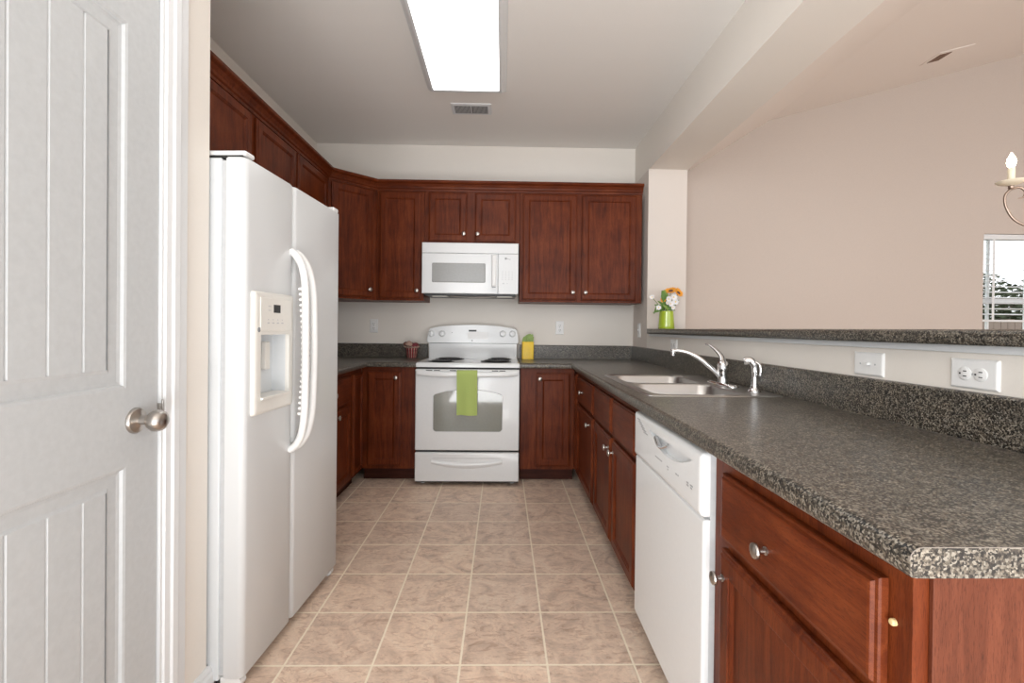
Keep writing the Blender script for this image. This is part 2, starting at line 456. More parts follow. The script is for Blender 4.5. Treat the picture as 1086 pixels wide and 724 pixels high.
# ------------------------------------------------------------------ cabinetry
DOORP = [(0, 0), (0, .010), (.002, .013), (.007, .0138), (.010, .0185), (.014, .0195), (.048, .0195), (.0500, .0168), (.0530, .0165), (.0605, .0098), (.0615, .0096)]
DRWP = [(0, 0), (0, .010), (.002, .013), (.007, .0138), (.010, .0185), (.014, .0195)]
def knob(P, u, z, parent, r=1.0):
    o = P(u, .0195, z); n = (P(0, 1, 0) - P(0, 0, 0))
    bb = bmesh.new()
    lathe(bb, [(.0085 * r, 0), (.0085 * r, .002), (.0055 * r, .004), (.0045 * r, .013), (.0075 * r, .016), (.0145 * r, .0185), (.0160 * r, .022), (.0150 * r, .0255), (.009 * r, .0285), (0, .0292)], o, n, 24)
    return obj('knob', bb, M['nickel'], parent, True, label='small satin nickel knob')
def cab_front(t, P, kind, u0, u1, z0, z1, kn=None, mat=None, sc=1.0):
    bb = bmesh.new()
    pr = DOORP if kind == 'door' else DRWP
    if kind == 'door' and (u1 - u0) < .22:
        k = .6; pr = [(i * (k if i > .02 else 1), d) for i, d in DOORP]
    ringpanel(bb, P, u0, u1, z0, z1, [(i, d + .0015) for i, d in pr])
    o = obj(kind, bb, mat or M['wood'], t)
    if kn: knob(lambda u, d, z: P(u, d + .0015, z), kn[0], kn[1], o)
    return o
def base_cab(label, O, U, Nn, width, depth, fronts, group='base cabinets', endpanel=False, toe=True, name='base_cabinet', rise=.8745):
    O = V(O); U = V(U).normalized(); Nn = V(Nn).normalized()
    t = thing(name, label, 'cabinet', O); t['group'] = group
    P = frame_map(O, U, Nn)
    b = bmesh.new()
    prof = [(-.075, 0), (-.075, .10), (0, .10), (0, rise), (-depth, rise), (-depth, 0)]
    A = [b.verts.new(P(.0008, d, z)) for d, z in prof]; B = [b.verts.new(P(width - .0008, d, z)) for d, z in prof]
    b.faces.new(A); b.faces.new(B[::-1]); n = len(prof)
    for i in range(n): b.faces.new((A[i], B[i], B[(i + 1) % n], A[(i + 1) % n]))
    obj('body', b, M['wood'], t)
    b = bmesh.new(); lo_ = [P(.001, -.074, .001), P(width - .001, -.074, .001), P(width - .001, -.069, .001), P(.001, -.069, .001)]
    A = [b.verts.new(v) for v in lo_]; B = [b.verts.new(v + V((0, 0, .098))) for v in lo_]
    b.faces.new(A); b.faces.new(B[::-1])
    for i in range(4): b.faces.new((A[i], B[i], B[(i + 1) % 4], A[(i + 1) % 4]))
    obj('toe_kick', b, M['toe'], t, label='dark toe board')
    for f in fronts: cab_front(t, P, *f)
    return t, P
def wall_cab(label, O, U, Nn, width, depth, z0, z1, fronts, name='wall_cabinet'):
    O = V(O); U = V(U).normalized(); Nn = V(Nn).normalized()
    t = thing(name, label, 'cabinet', O + V((0, 0, z0))); t['group'] = 'wall cabinets'
    P = frame_map(O, U, Nn)
    b = bmesh.new()
    lo = [P(.0008, -depth, z0), P(width - .0008, -depth, z0), P(width - .0008, 0, z0), P(.0008, 0, z0)]
    A = [b.verts.new(v) for v in lo]; B = [b.verts.new(v + V((0, 0, z1 - z0))) for v in lo]
    b.faces.new(A); b.faces.new(B[::-1])
    for i in range(4): b.faces.new((A[i], B[i], B[(i + 1) % 4], A[(i + 1) % 4]))
    # slightly recessed bottom: face frame lip
    obj('body', b, M['wood'], t)
    for f in fronts: cab_front(t, P, *f)
    return t

# right run: slightly turned so that it follows the photographed edge
fa = V((.566, 3.56, 0)); na = V((.5435, .604, 0))
UR = (na - fa).normalized()                       # towards the camera
NR = V((UR.y, -UR.x, 0)).normalized()
if NR.x > 0: NR = -NR
def RO(y):                                        # point of the right run face at depth y
    t_ = (fa.y - y) / -UR.y
    return fa + UR * t_
def ru(y, y0): return (y0 - y) / -UR.y
# far corner leaf + drawer base
y0 = 3.56
base_cab('base cabinet at the far end of the sink run, one drawer over one door', RO(y0), UR, NR, ru(2.772, y0), .59,
         [('door', .012, .098, .128, .845), ('drawer', ru(3.415, y0), ru(2.800, y0), .66, .838, (ru(3.15, y0), .748), M['wood_y']),
          ('door', ru(3.415, y0), ru(2.800, y0), .125, .638, (ru(2.88, y0), .585))])
y0 = 2.770
sink_base, _ = base_cab('sink base cabinet with two false drawer fronts and two doors, left of the dishwasher', RO(y0), UR, NR, ru(1.828, y0), .59,
         [('drawer', ru(2.742, y0), ru(2.312, y0), .66, .838, None, M['wood_y']), ('drawer', ru(2.272, y0), ru(1.875, y0), .66, .838, None, M['wood_y']),
          ('door', ru(2.742, y0), ru(2.312, y0), .125, .638, (ru(2.345, y0), .585)), ('door', ru(2.272, y0), ru(1.875, y0), .125, .638, (ru(2.238, y0), .585))])
c = bmesh.new(); box(c, (.600, 1.86, .70), (1.15, 2.65, .95))
cut([k for k in sink_base.children if k.name.startswith('body')][0], c)
y0 = 1.183
tN, PN = base_cab('nearest base cabinet with a large drawer front, at the open end of the counter', RO(y0), UR, NR, ru(.604, y0), .59,
         [('drawer', ru(1.120, y0), ru(.642, y0), .676, .834, None, M['wood_y']), ('door', ru(1.120, y0), ru(.642, y0), .125, .653, None)])
for k in tN.children:
    if k.name.startswith('drawer'): knob(lambda u, d, z: PN(u, d + .0015, z), ru(.915, y0), .742, k)
    if k.name.startswith('door'): knob(lambda u, d, z: PN(u, d + .0015, z), ru(1.096, y0), .592, k)
# finished end panel, stuck to the near side of that cabinet
b = bmesh.new(); pe = RO(.604)
box(b, (pe.x + .021, pe.y - .006, 0.0), (pe.x + .595, pe.y, .874), .0005)
obj('end_panel', b, M['wood_end'], tN, label='lighter veneer end panel')
b = bmesh.new(); lathe(b, [(.005, 0), (.005, .004), (.0035, .006), (0, .0065)], PN(ru(.633, y0), 0, .778), NR, 12)
obj('bumper', b, M['bumper'], tN, True, label='yellowed door bumper')

# back run
YF = 3.590
base_cab('corner base cabinet door just left of the stove', (-1.065, YF, 0), (1, 0, 0), (0, -1, 0), .415, .59,
         [('door', .045, .300, .125, .838, (.262, .795))])
base_cab('corner base cabinet door just right of the stove', (.140, YF, 0), (1, 0, 0), (0, -1, 0), .417, .59,
         [('door', .121, .382, .125, .838, (.148, .795))])
# left run
base_cab('base cabinet between the refrigerator and the left corner, one wide drawer over two doors', (-1.058, 2.46, 0), (0, 1, 0), (1, 0, 0), 1.10, .59,
         [('drawer', .10, .800, .66, .838, (.45, .748), M['wood_y']),
          ('door', .10, .435, .125, .638, (.40, .585)), ('door', .475, .800, .125, .638, (.508, .60)), ('door', .862, 1.075, .125, .838)])

# wall cabinets
UZ0, UZ1 = 1.395, 2.300
UY = 3.855
DXT = .0
tA = wall_cab('single door wall cabinet between the corner cabinet and the microwave', (-1.030, UY, 0), (1, 0, 0), (0, -1, 0), .383, YB - UY - .001, UZ0, UZ1,
         [('door', .022, .358, 1.412, 2.276, (.330, 1.475))])
tB = wall_cab('short wall cabinet with two small doors above the microwave', (-.646, UY, 0), (1, 0, 0), (0, -1, 0), .779, YB - UY - .001, 1.862, UZ1,
         [('door', .034, .346, 1.882, 2.276, (.322, 1.940)), ('door', .410, .745, 1.882, 2.276, (.434, 1.940))])
tC = wall_cab('wide two door wall cabinet right of the microwave, against the post', (.134, UY, 0), (1, 0, 0), (0, -1, 0), 1.006, YB - UY - .001, UZ0, UZ1,
         [('door', .022, .468, 1.412, 2.276, (.436, 1.475)), ('door', .508, .957, 1.412, 2.276, (.540, 1.475))])
# left wall
LX = -1.325
wall_cab('two door wall cabinet above the refrigerator', (LX, 1.56, 0), (0, 1, 0), (1, 0, 0), .93, .329, 1.86, UZ1,
         [('door', .03, .445, 1.875, 2.276), ('door', .475, .905, 1.875, 2.276)])
wall_cab('two door wall cabinet on the left wall beside the corner cabinet', (LX, 2.491, 0), (0, 1, 0), (1, 0, 0), 1.078, .329, UZ0, UZ1,
         [('door', .028, .500, 1.412, 2.276, (.47, 1.475)), ('door', .530, 1.035, 1.412, 2.276, (.56, 1.475))])
# diagonal corner cabinet
t = thing('wall_cabinet', 'diagonal corner wall cabinet with one door', 'cabinet', (-1.2, 3.8, UZ0)); t['group'] = 'wall cabinets'
pa, pb = V((LX, 3.5705, 0)), V((-1.0315, UY, 0))
b = bmesh.new(); prism(b, [(pa.x, pa.y), (pb.x, pb.y), (pb.x, YB - .001), (XL + .001, YB - .001), (XL + .001, pa.y)], 2, UZ0, UZ1); obj('body', b, M['wood'], t)
Ud = (pb - pa).normalized(); Nd = V((Ud.y, -Ud.x, 0)); Wd = (pb - pa).length
Pd = frame_map(pa, Ud, Nd)
cab_front(t, Pd, 'door', .022, Wd - .045, 1.412, 2.276, (Wd - .075, 1.475))

# crown moulding along the tops of the wall cabinets
b = bmesh.new()
crown = [(-.01, 2.286), (.008, 2.286), (.010, 2.300), (.018, 2.306), (.022, 2.318), (.034, 2.338), (.046, 2.346), (.050, 2.352), (.050, 2.366), (-.01, 2.366)]
path = [V((LX, 1.56, 0)), V((LX, 3.5705, 0)), pb.copy(), V((1.140, UY, 0))]
dirs = [(path[i + 1] - path[i]).normalized() for i in range(3)]
nor = [V((d.y, -d.x, 0)) for d in dirs]
rings = []
for i, p in enumerate(path):
    if i == 0: m_ = nor[0]
    elif i == 3: m_ = nor[2]
    else:
        m_ = (nor[i - 1] + nor[i]); m_ = m_ / (m_.dot(nor[i]))
    rings.append([b.verts.new(V((p.x, p.y, 0)) + m_ * s + V((0, 0, z))) for s, z in crown])
for A, B in zip(rings, rings[1:]):
    for k in range(len(crown)): b.faces.new((A[k], A[(k + 1) % len(crown)], B[(k + 1) % len(crown)], B[k]))
b.faces.new(rings[0]); b.faces.new(rings[-1][::-1])
tag(obj('crown_molding', b, M['wood_x']), 'dark cherry crown moulding running along the tops of the wall cabinets', 'moulding')

# ------------------------------------------------------------------ countertops
CT = .914; CB = .876
def nose():
    pr = [(0.010, CB), (0.003, CB + .001), (0, CB + .006), (0, CT - .016)]
    for k in range(1, 7):
        a = PI - k * PI / 2 / 6
        pr.append((.016 + .016 * math.cos(a), CT - .016 + .016 * math.sin(a)))
    return pr
def sweep_counter(bm, inner, outer, depth=.64):
    prof = nose() + [(.05, CT), (.2, CT), (depth, CT), (depth, CB)]
    rings = []
    for a, o in zip(inner, outer):
        a, o = V(a), V(o)
        rings.append([bm.verts.new(a + (o - a) * (s / depth) + V((0, 0, z))) for s, z in prof])
    n = len(prof)
    for A, B in zip(rings, rings[1:]):
        for k in range(n): bm.faces.new((A[k], A[(k + 1) % n], B[(k + 1) % n], B[k]))
    bm.faces.new(rings[0]); bm.faces.new(rings[-1][::-1])
def splash(bm, outer, ins, t=.020, h0=CT, h1=1.032):
    """outer: path on the wall, ins: same path moved into the room by t"""
    prof = [(0, h0), (0, h1), (.6, h1), (.85, h1 - .002), (1, h1 - .006), (1, h0 + .006), (1.0, h0)]
    rings = []
    for o, i in zip(outer, ins):
        o, i = V(o), V(i); rings.append([bm.verts.new(o + (i - o) * s + V((0, 0, z))) for s, z in prof])
    n = len(prof)
    for A, B in zip(rings, rings[1:]):
        for k in range(n): bm.faces.new((A[k], A[(k + 1) % n], B[(k + 1) % n], B[k]))
    bm.faces.new(rings[0]); bm.faces.new(rings[-1][::-1])
w_ = .0012
tL = thing('countertop', 'dark speckled laminate countertop left of the stove', 'countertop', (XL, YB, CB)); tL['group'] = 'speckled countertops'
b = bmesh.new(); sweep_counter(b, [(-1.012, 2.44, 0), (-1.012, 3.548, 0), (-.647, 3.548, 0)], [(XL + w_, 2.44, 0), (XL + w_, YB - w_, 0), (-.647, YB - w_, 0)])
obj('top', b, M['counter'], tL, True, angle=40)
b = bmesh.new(); splash(b, [(XL + w_, 2.44, 0), (XL + w_, YB - w_, 0), (-.660, YB - w_, 0)], [(XL + .02, 2.44, 0), (XL + .02, YB - .02, 0), (-.660, YB - .02, 0)])
obj('backsplash', b, M['counter'], tL)
tR = thing('countertop', 'long dark speckled laminate countertop holding the sink', 'countertop', (XR, YB, CB)); tR['group'] = 'speckled countertops'
b = bmesh.new(); EY = .562
sweep_counter(b, [(.136, 3.548, 0), (.524, 3.548, 0), (.500, EY, 0)], [(.136, YB - w_, 0), (XR - w_, YB - w_, 0), (XR - w_, EY, 0)])
top = obj('top', b, M['counter'], tR, True, angle=40)
SX0, SX1, SY0, SY1 = .578, 1.128, 1.835, 2.675
c = bmesh.new(); box(c, (SX0 + .02, SY0 + .02, CB - .05), (SX1 - .02, SY1 - .02, CT + .05)); cut(top, c)
b = bmesh.new(); splash(b, [(.150, YB - w_, 0), (XR - w_, YB - w_, 0), (XR - w_, EY, 0)], [(.150, YB - .02, 0), (XR - .02, YB - .02, 0), (XR - .02, EY, 0)])
obj('backsplash', b, M['counter'], tR)
# pale seam line of the laminate end cap
b = bmesh.new()
pr = nose()[3:] + [(.05, CT), (.3, CT), (.62, CT)]
x0, x1 = .500, XR - w_
tube(b, [(x0 + (x1 - x0) * s / .64 , EY - .0004, z) for s, z in pr], .0006, 6)
M['seam'] = simple('pale_laminate_edge', (.25, .22, .19), .5)
obj('edge_seam', b, M['seam'], tR)
# breakfast bar on the half wall
t = thing('bar_top', 'raised dark speckled breakfast bar top on the half wall', 'countertop', (XR, 2.0, 1.147))
b = bmesh.new()
BZ0, BZ1 = 1.1475, 1.186
prof = [(1.128, BZ0), (1.124, BZ0 + .004), (1.122, BZ0 + .010), (1.122, BZ1 - .012), (1.126, BZ1 - .004), (1.134, BZ1), (1.60, BZ1), (1.612, BZ1 - .006), (1.612, BZ0 + .004), (1.606, BZ0)]
prism(b, prof, 1, .32, 3.60)
def qr(y): return [(1.128 if x < 1.3 else x, z) for x, z in prof]
# rounded far front corner, then the part beside the post
steps = [0, .25, .5, .7, .85, .95, 1]
rings = []
for s in steps:
    y = 3.60 + .06 * s; sh = .046 * (1 - math.sqrt(max(0, 1 - s * s)))
    rings.append([b.verts.new((x + (sh if x < 1.3 else 0), y, z)) for x, z in prof])
for A, B in zip(rings, rings[1:]):
    for k in range(len(prof)): b.faces.new((A[k], A[(k + 1) % len(prof)], B[(k + 1) % len(prof)], B[k]))
b.faces.new(rings[0]); b.faces.new(rings[-1][::-1])
box(b, (1.1685, 3.655, BZ0), (1.612, 3.7825, BZ1))
obj('slab', b, M['counter'], t, True, angle=30)
b = bmesh.new(); box(b, (XR - .012, .32, 1.128), (XR - .0003, 3.70, 1.1472), .002)
obj('support_strip', b, M['trimw'], t, label='white strip under the bar edge')

# ------------------------------------------------------------------ sink
t = thing('kitchen_sink', 'double bowl stainless steel drop-in sink in the counter', 'sink', (.85, 2.25, CT))
b = bmesh.new()
zt = CT + .0065
bowls = [(.618, .992, 1.875, 2.235), (.618, .992, 2.275, 2.635)]
P = lambda u, d, z: V((u, z, d))
def rr(u0, u1, v0, v1, r, n=5):
    q = []
    for cx_, cy_, a0 in ((u0 + r, v0 + r, 180), (u1 - r, v0 + r, 270), (u1 - r, v1 - r, 0), (u0 + r, v1 - r, 90)):
        for k in range(n + 1):
            a = R(a0 + 90 * k / n); q.append((cx_ + r * math.cos(a), cy_ + r * math.sin(a)))
    return q
def ring_at(q, z): return [b.verts.new((x, y, z)) for x, y in q]
def bridge(A, B):
    for k in range(len(A)): b.faces.new((A[k], A[(k + 1) % len(A)], B[(k + 1) % len(A)], B[k]))
# outer lip
o0 = ring_at(rr(SX0, SX1, SY0, SY1, .03), CT + .0006); o1 = ring_at(rr(SX0 + .002, SX1 - .002, SY0 + .002, SY1 - .002, .03), CT + .004)
o2 = ring_at(rr(SX0 + .008, SX1 - .008, SY0 + .008, SY1 - .008, .028), zt); o3 = ring_at(rr(SX0 + .016, SX1 - .016, SY0 + .016, SY1 - .016, .026), zt - .0025)
bridge(o0, o1); bridge(o1, o2); bridge(o2, o3)
edges_fill = [e for e in b.edges if all(v in o3 for v in e.verts)]
for (x0_, x1_, ya, yb) in bowls:
    r0 = ring_at(rr(x0_, x1_, ya, yb, .055), zt - .0025); es = []
    r1 = ring_at(rr(x0_ + .004, x1_ - .004, ya + .004, yb - .004, .055), zt - .008)
    r2 = ring_at(rr(x0_ + .010, x1_ - .010, ya + .010, yb - .010, .055), zt - .13)
    r3 = ring_at(rr(x0_ + .020, x1_ - .020, ya + .020, yb - .020, .05), zt - .165)
    r4 = ring_at(rr(x0_ + .05, x1_ - .05, ya + .05, yb - .05, .04), zt - .176)
    bridge(r0, r1); bridge(r1, r2); bridge(r2, r3); bridge(r3, r4); b.faces.new(r4)
    edges_fill += [e for e in b.edges if all(v in r0 for v in e.verts)]
bmesh.ops.triangle_fill(b, use_beauty=True, use_dissolve=False, edges=edges_fill)
obj('basin', b, M['steel'], t, True, angle=50)
for (x0_, x1_, ya, yb) in bowls:
    b = bmesh.new(); lathe(b, [(.045, 0), (.045, .003), (.038, .004), (.030, .001), (0, .0005)], ((x0_ + x1_) / 2, (ya + yb) / 2, zt - .1755), (0, 0, 1), 24)
    obj('drain', b, M['chrome'], t, True)

# faucet
FX, FY = 1.055, 2.225
t = thing('kitchen_faucet', 'chrome single lever faucet with a long curved spout behind the sink', 'faucet', (FX, FY, CT + .005))
z0 = CT + .0045
b = bmesh.new(); lathe(b, [(.030, 0), (.030, .004), (.026, .010), (.020, .013), (0, .014)], (FX, FY, z0), (0, 0, 1), 32, sx=1.0, sy=1.0)
bb = bmesh.new(); ringpanel(bb, lambda u, d, z: V((u, z, d)), FX - .028, FX + .028, FY - .125, FY + .125, [(0, z0), (0, z0 + .004), (.006, z0 + .009), (.012, z0 + .011)], rad=.026, cs=6); merge(b, bb)
obj('base_plate', b, M['chrome'], t, True, angle=50)
b = bmesh.new(); lathe(b, [(.024, .008), (.022, .03), (.020, .05), (.023, .058), (.026, .075), (.025, .095), (.019, .110), (.008, .118), (0, .119)], (FX, FY, z0), (0, 0, 1), 28)
obj('valve_body', b, M['chrome'], t, True, angle=60)
b = bmesh.new()
sp = smooth_path([(FX - .012, FY + .004, z0 + .040), (FX - .055, FY + .016, z0 + .082), (FX - .100, FY + .030, z0 + .122), (FX - .145, FY + .045, z0 + .147), (FX - .190, FY + .060, z0 + .158), (FX - .214, FY + .070, z0 + .156)], 6)
tube(b, sp, [.0125 - .004 * i / (len(sp) - 1) for i in range(len(sp))], 14)
e = sp[-1]; lathe(b, [(.011, -.024), (.012, -.012), (.013, .004), (.010, .010), (0, .011)], e, (0, 0, 1), 16)
obj('spout', b, M['chrome'], t, True, angle=60)
b = bmesh.new()
lv = smooth_path([(FX, FY, z0 + .105), (FX + .004, FY + .02, z0 + .130), (FX - .004, FY + .055, z0 + .158), (FX - .020, FY + .10, z0 + .185), (FX - .028, FY + .125, z0 + .190)], 6)
tube(b, lv, [.016 - .010 * min(1, i / (len(lv) - 1) * 1.3) for i in range(len(lv))], 12, sx=1.0, sy=.75)
obj('lever', b, M['chrome'], t, True, angle=60)
# side sprayer
GX, GY = 1.072, 1.972
t = thing('side_sprayer', 'chrome pull-out side sprayer standing at the near corner of the sink', 'sprayer', (GX, GY, CT + .005))
b = bmesh.new(); lathe(b, [(.026, 0), (.026, .004), (.018, .012), (.014, .020), (.013, .032), (0, .033)], (GX, GY, z0), (0, 0, 1), 24)
obj('base', b, M['chrome'], t, True, angle=60)
b = bmesh.new()
sp = smooth_path([(GX, GY, z0 + .028), (GX, GY, z0 + .075), (GX - .002, GY + .002, z0 + .112), (GX - .012, GY + .012, z0 + .130), (GX - .032, GY + .026, z0 + .128)], 6)
tube(b, sp, [.0125, .0125, .012, .0115, .011, .011, .0115, .012, .012, .012, .012, .0125, .014, .015, .016, .016, .016, .016, .016, .0165, .017, .0175, .0175, .017, .016][:len(sp)], 14)
obj('spray_head', b, M['chrome'], t, True, angle=60)
b = bmesh.new()
tube(b, smooth_path([(GX - .002, GY, z0 + .128), (GX + .012, GY - .012, z0 + .118), (GX + .017, GY - .018, z0 + .092), (GX + .016, GY - .017, z0 + .070)], 5), .0055, 10, sx=1.3)
obj('trigger', b, M['chrome'], t, True, angle=60)

# ------------------------------------------------------------------ stove
SX = (-.644, .133); SW = SX[1] - SX[0]
t = thing('stove', 'white free-standing electric coil stove between the base cabinets', 'stove', (-.255, 3.85, 0))
b = bmesh.new(); box(b, (SX[0] + .003, 3.545, .03), (SX[1] - .003, 4.165, .893), .003)
for x in (SX[0] + .05, SX[1] - .05):
    for y in (3.58, 4.1): lathe(b, [(.018, 0), (.018, .02), (.012, .031), (0, .031)], (x, y, 0), (0, 0, 1), 12)
obj('body', b, M['appl'], t)
b = bmesh.new(); box(b, (SX[0] + .006, 3.512, .022), (SX[1] - .006, 3.546, .88))
obj('front_gap', b, M['dark'], t, label='black gaskets and gaps behind door and drawer')
# cooktop
b = bmesh.new()
P = lambda u, d, z: V((u, z, d))
ringpanel(b, P, SX[0] - .0005, SX[1] + .0005, 3.500, 4.10, [(0, .883), (0, .903), (.003, .911), (.010, .916), (.018, .915), (.03, .9125)], rad=.012, cs=4)
ck = obj('cooktop', b, M['appl'], t, True, angle=60)
# backguard
b = bmesh.new()
prism(b, [(4.083, .910), (4.073, 1.042), (4.165, 1.042), (4.165, .910)], 0, SX[0] + .010, SX[1] - .010)
obj('backguard', b, M['appl'], t)
b = bmesh.new()
cx_ = (SX[0] + SX[1]) / 2
outl = []
for k in range(13):
    s = -1 + 2 * k / 12; outl.append((cx_ + s * .352, 1.206 - .027 * s * s - (.004 if abs(s) == 1 else 0)))
top_o = outl; full = [(cx_ - .388, 1.045), (cx_ + .388, 1.045), (cx_ + .396, 1.058), (cx_ + .390, 1.115), (cx_ + .380, 1.158), (cx_ + .368, 1.172)] + outl[::-1] + [(cx_ - .368, 1.172), (cx_ - .380, 1.158), (cx_ - .390, 1.115), (cx_ - .396, 1.058)]
cc = V((cx_, 1.12))
loops = []
for sc_, d in ((1, 4.165), (1, 4.075), (.994, 4.062), (.982, 4.056)):
    loops.append([b.verts.new((cc.x + (x - cc.x) * (1 - (1 - sc_) * .35), d + (0 if d > 4.1 else (z - 1.045) * .06), cc.y + (z - cc.y) * (1 - (1 - sc_) * 1.6))) for x, z in full])
for A, B in zip(loops, loops[1:]):
    for k in range(len(A)): b.faces.new((A[k], A[(k + 1) % len(A)], B[(k + 1) % len(A)], B[k]))
b.faces.new(loops[0]); b.faces.new(loops[-1][::-1])
cpn = obj('control_console', b, M['appl'], t, True, angle=50)
for x, z in ((-.612, 1.126), (-.520, 1.127), (.002, 1.129), (.085, 1.130)):
    b = bmesh.new(); o_ = (x, 4.0605, z)
    lathe(b, [(.0285, 0), (.028, .006), (.024, .010), (.020, .012), (.018, .024), (0, .026)], o_, (0, -1, 0), 24)
    box(b, (x - .005, 4.0605 - .030, z - .021), (x + .005, 4.0605 - .008, z + .021), .002)
    obj('knob', b, M['appl'], cpn, True)
b = bmesh.new(); box(b, (-.292, 4.0585, 1.146), (-.225, 4.0635, 1.161), .001); obj('clock_display', b, M['black'], cpn, label='small black clock display')
b = bmesh.new(); ringpanel(b, frame_map((0, 4.060, 0), (1, 0, 0), (0, -1, 0)), -.300, -.125, 1.080, 1.142, [(0, 0), (0, .0012), (.002, .0018)], rad=.006, cs=3); obj('touch_panel', b, M['plastic'], cpn)
b = bmesh.new(); lathe(b, [(.006, 0), (.006, .0012), (0, .0013)], (-.262, 4.0580, 1.068), (0, -1, 0), 16, sx=1.3)
lathe(b, [(.004, 0), (.004, .0015), (0, .0016)], (-.435, 4.0595, 1.135), (0, -1, 0), 12); each('badge', b, M['grayp'], cpn)
# burners
def burner(x, y, r):
    bn = bmesh.new(); lathe(bn, [(r + .022, .0), (r + .024, .004), (r + .014, .004), (r + .004, -.001), (.0, -.002)], (x, y, .9135), (0, 0, 1), 36)
    o = obj('burner', bn, M['coil'], t, True, angle=60, label='black coil burner with bright drip pan rim')
    bn = bmesh.new(); pts = []
    turns = 4 if r < .085 else 5
    for k in range(turns * 22 + 1):
        a = 2 * PI * k / 22; rad = .018 + (r - .018) * k / (turns * 22)
        pts.append((x + rad * math.cos(a), y + rad * math.sin(a), .9205))
    tube(bn, pts, .0052, 6); 
    for a in (.5, 2.6, 4.7): tube(bn, [(x, y, .917), (x + r * math.cos(a), y + r * math.sin(a), .917)], .003, 6)
    obj('coil', bn, M['coil'], o, True)
for a in ((-.475, 3.665, .078), (-.440, 3.955, .098), (-.050, 3.705, .098), (-.022, 3.985, .078)): burner(*a)
# oven door
od_y = 3.488
b = bmesh.new()
Pf = frame_map((0, 3.522, 0), (1, 0, 0), (0, -1, 0))
ringpanel(b, Pf, SX[0] + .002, SX[1] - .002, .266, .869, [(0, 0), (0, .026), (.003, .032), (.010, .034)], rad=.008, cs=3)
od = obj('oven_door', b, M['appl'], t, True, angle=50)
b = bmesh.new()
wp_ = [(-.508, .425), (-.500, .412), (-.488, .407), (-.018, .407), (-.006, .412), (.004, .425), (.006, .668), (.002, .678), (-.010, .686), (-.09, .707), (-.17, .717), (-.252, .7195), (-.334, .717), (-.414, .707), (-.492, .685), (-.504, .677), (-.508, .667)]
prism(b, wp_, 1, 3.4862, 3.4900)
obj('window', b, M['ovenglass'], od, label='grey glass oven window')
b = bmesh.new()
pm = [(x, z) for x, z in wp_]; 
tube(b, [(x, 3.4868, z) for x, z in pm], .0022, 6, closed=True); obj('window_trim', b, M['gray_light'], od)
# handle: a full-width lip that bows down
b = bmesh.new()
hp = []
for k in range(21):
    s = -1 + 2 * k / 20; x = cx_ + s * .372
    hp.append((x, 3.472 - .018 * (1 - s ** 4), .846 - .012 * (1 - s ** 4)))
tube(b, hp, .018, 14, sx=.55, sy=1.15, up=(0, 0, 1))
box(b, (SX[0] + .004, 3.470, .850), (SX[1] - .004, 3.492, .868), .006)
for s in (-1, 1): box(b, (cx_ + s * .366 - .012, 3.466, .826), (cx_ + s * .366 + .012, 3.490, .866), .006)
obj('handle', b, M['appl'], od, True, angle=60)
b = bmesh.new()
for x in (-.560, -.505, -.43, -.375 + .05, -.26, -.205, -.10 + .02, -.03, .04):
    pass
for x0_ in (-.560, -.503, -.385, -.328, -.228, -.075 - .0, -.020 + .0):
    box(b, (x0_, 3.4675, .8590), (x0_ + .045, 3.4705, .8640))
each('vent_slot', b, M['dark'], od)
# storage drawer
b = bmesh.new()
ringpanel(b, Pf, SX[0] + .002, SX[1] - .002, .034, .250, [(0, 0), (0, .026), (.003, .032), (.010, .034)], rad=.008, cs=3)
dr = obj('storage_drawer', b, M['appl'], t, True, angle=50)
b = bmesh.new()
n = 16; top_, bot_ = [], []
for k in range(n + 1):
    s = -1 + 2 * k / n; x = cx_ + s * .262
    top_.append((x, 3.4872 - .0005, .196 - .016 * (1 - s * s))); bot_.append((x, 3.4872, .168 - .036 * (1 - s * s)))
sec = []
for (a, c_) in zip(top_, bot_):
    a, c_ = V(a), V(c_); m1 = a.lerp(c_, .25) + V((0, -.010, 0)); m2 = a.lerp(c_, .6) + V((0, -.011, 0))
    sec.append([b.verts.new(v) for v in (a, m1, m2, c_)])
for A, B in zip(sec, sec[1:]):
    for k in range(3): b.faces.new((A[k], A[k + 1], B[k + 1], B[k]))
    b.faces.new((A[3], A[0], B[0], B[3]))
b.faces.new(sec[0]); b.faces.new(sec[-1][::-1])
obj('pull', b, M['appl'], dr, True, angle=60)
b = bmesh.new(); prism(b, [(cx_ - .26, .2115), (cx_ + .26, .2115), (cx_ + .24, .2065), (cx_ - .24, .2065)], 1, 3.4868, 3.4885); obj('pull_shadow_groove', b, M['gray_light'], dr)

# dish towel
b = bmesh.new()
sec = []
for i in range(13):
    s = i / 12; x = -.331 + .150 * s
    wv = .0025 * math.sin(s * 9.5) + .002 * math.sin(s * 4 + 1)
    prof = [(3.4635, .70), (3.4600, .815), (3.4530, .848), (3.4480, .862), (3.4410, .866), (3.4360, .858), (3.4355 + wv * .3, .83), (3.4415 + wv * .6, .76), (3.4480 + wv, .68), (3.4520 + wv, .60), (3.4545 + wv * 1.3, .534 + .002 * math.sin(s * 7))]
    th = [(y - (.003 if z_ > .86 else .0035), z_ + (.002 if z_ > .86 else 0)) for y, z_ in prof]
    sec.append((x, prof[4:], [(y - .0035, z_) for y, z_ in prof[4:]]))
rings = []
for x, pa_, pb_ in sec:
    full_ = pb_ + pa_[::-1]
    rings.append([b.verts.new((x, y, z_)) for y, z_ in full_])
for A, B in zip(rings, rings[1:]):
    for k in range(len(A)): b.faces.new((A[k], A[(k + 1) % len(A)], B[(k + 1) % len(A)], B[k]))
b.faces.new(rings[0]); b.faces.new(rings[-1][::-1])
box(b, (-.331, 3.436, .862), (-.181, 3.466, .8665), .002)
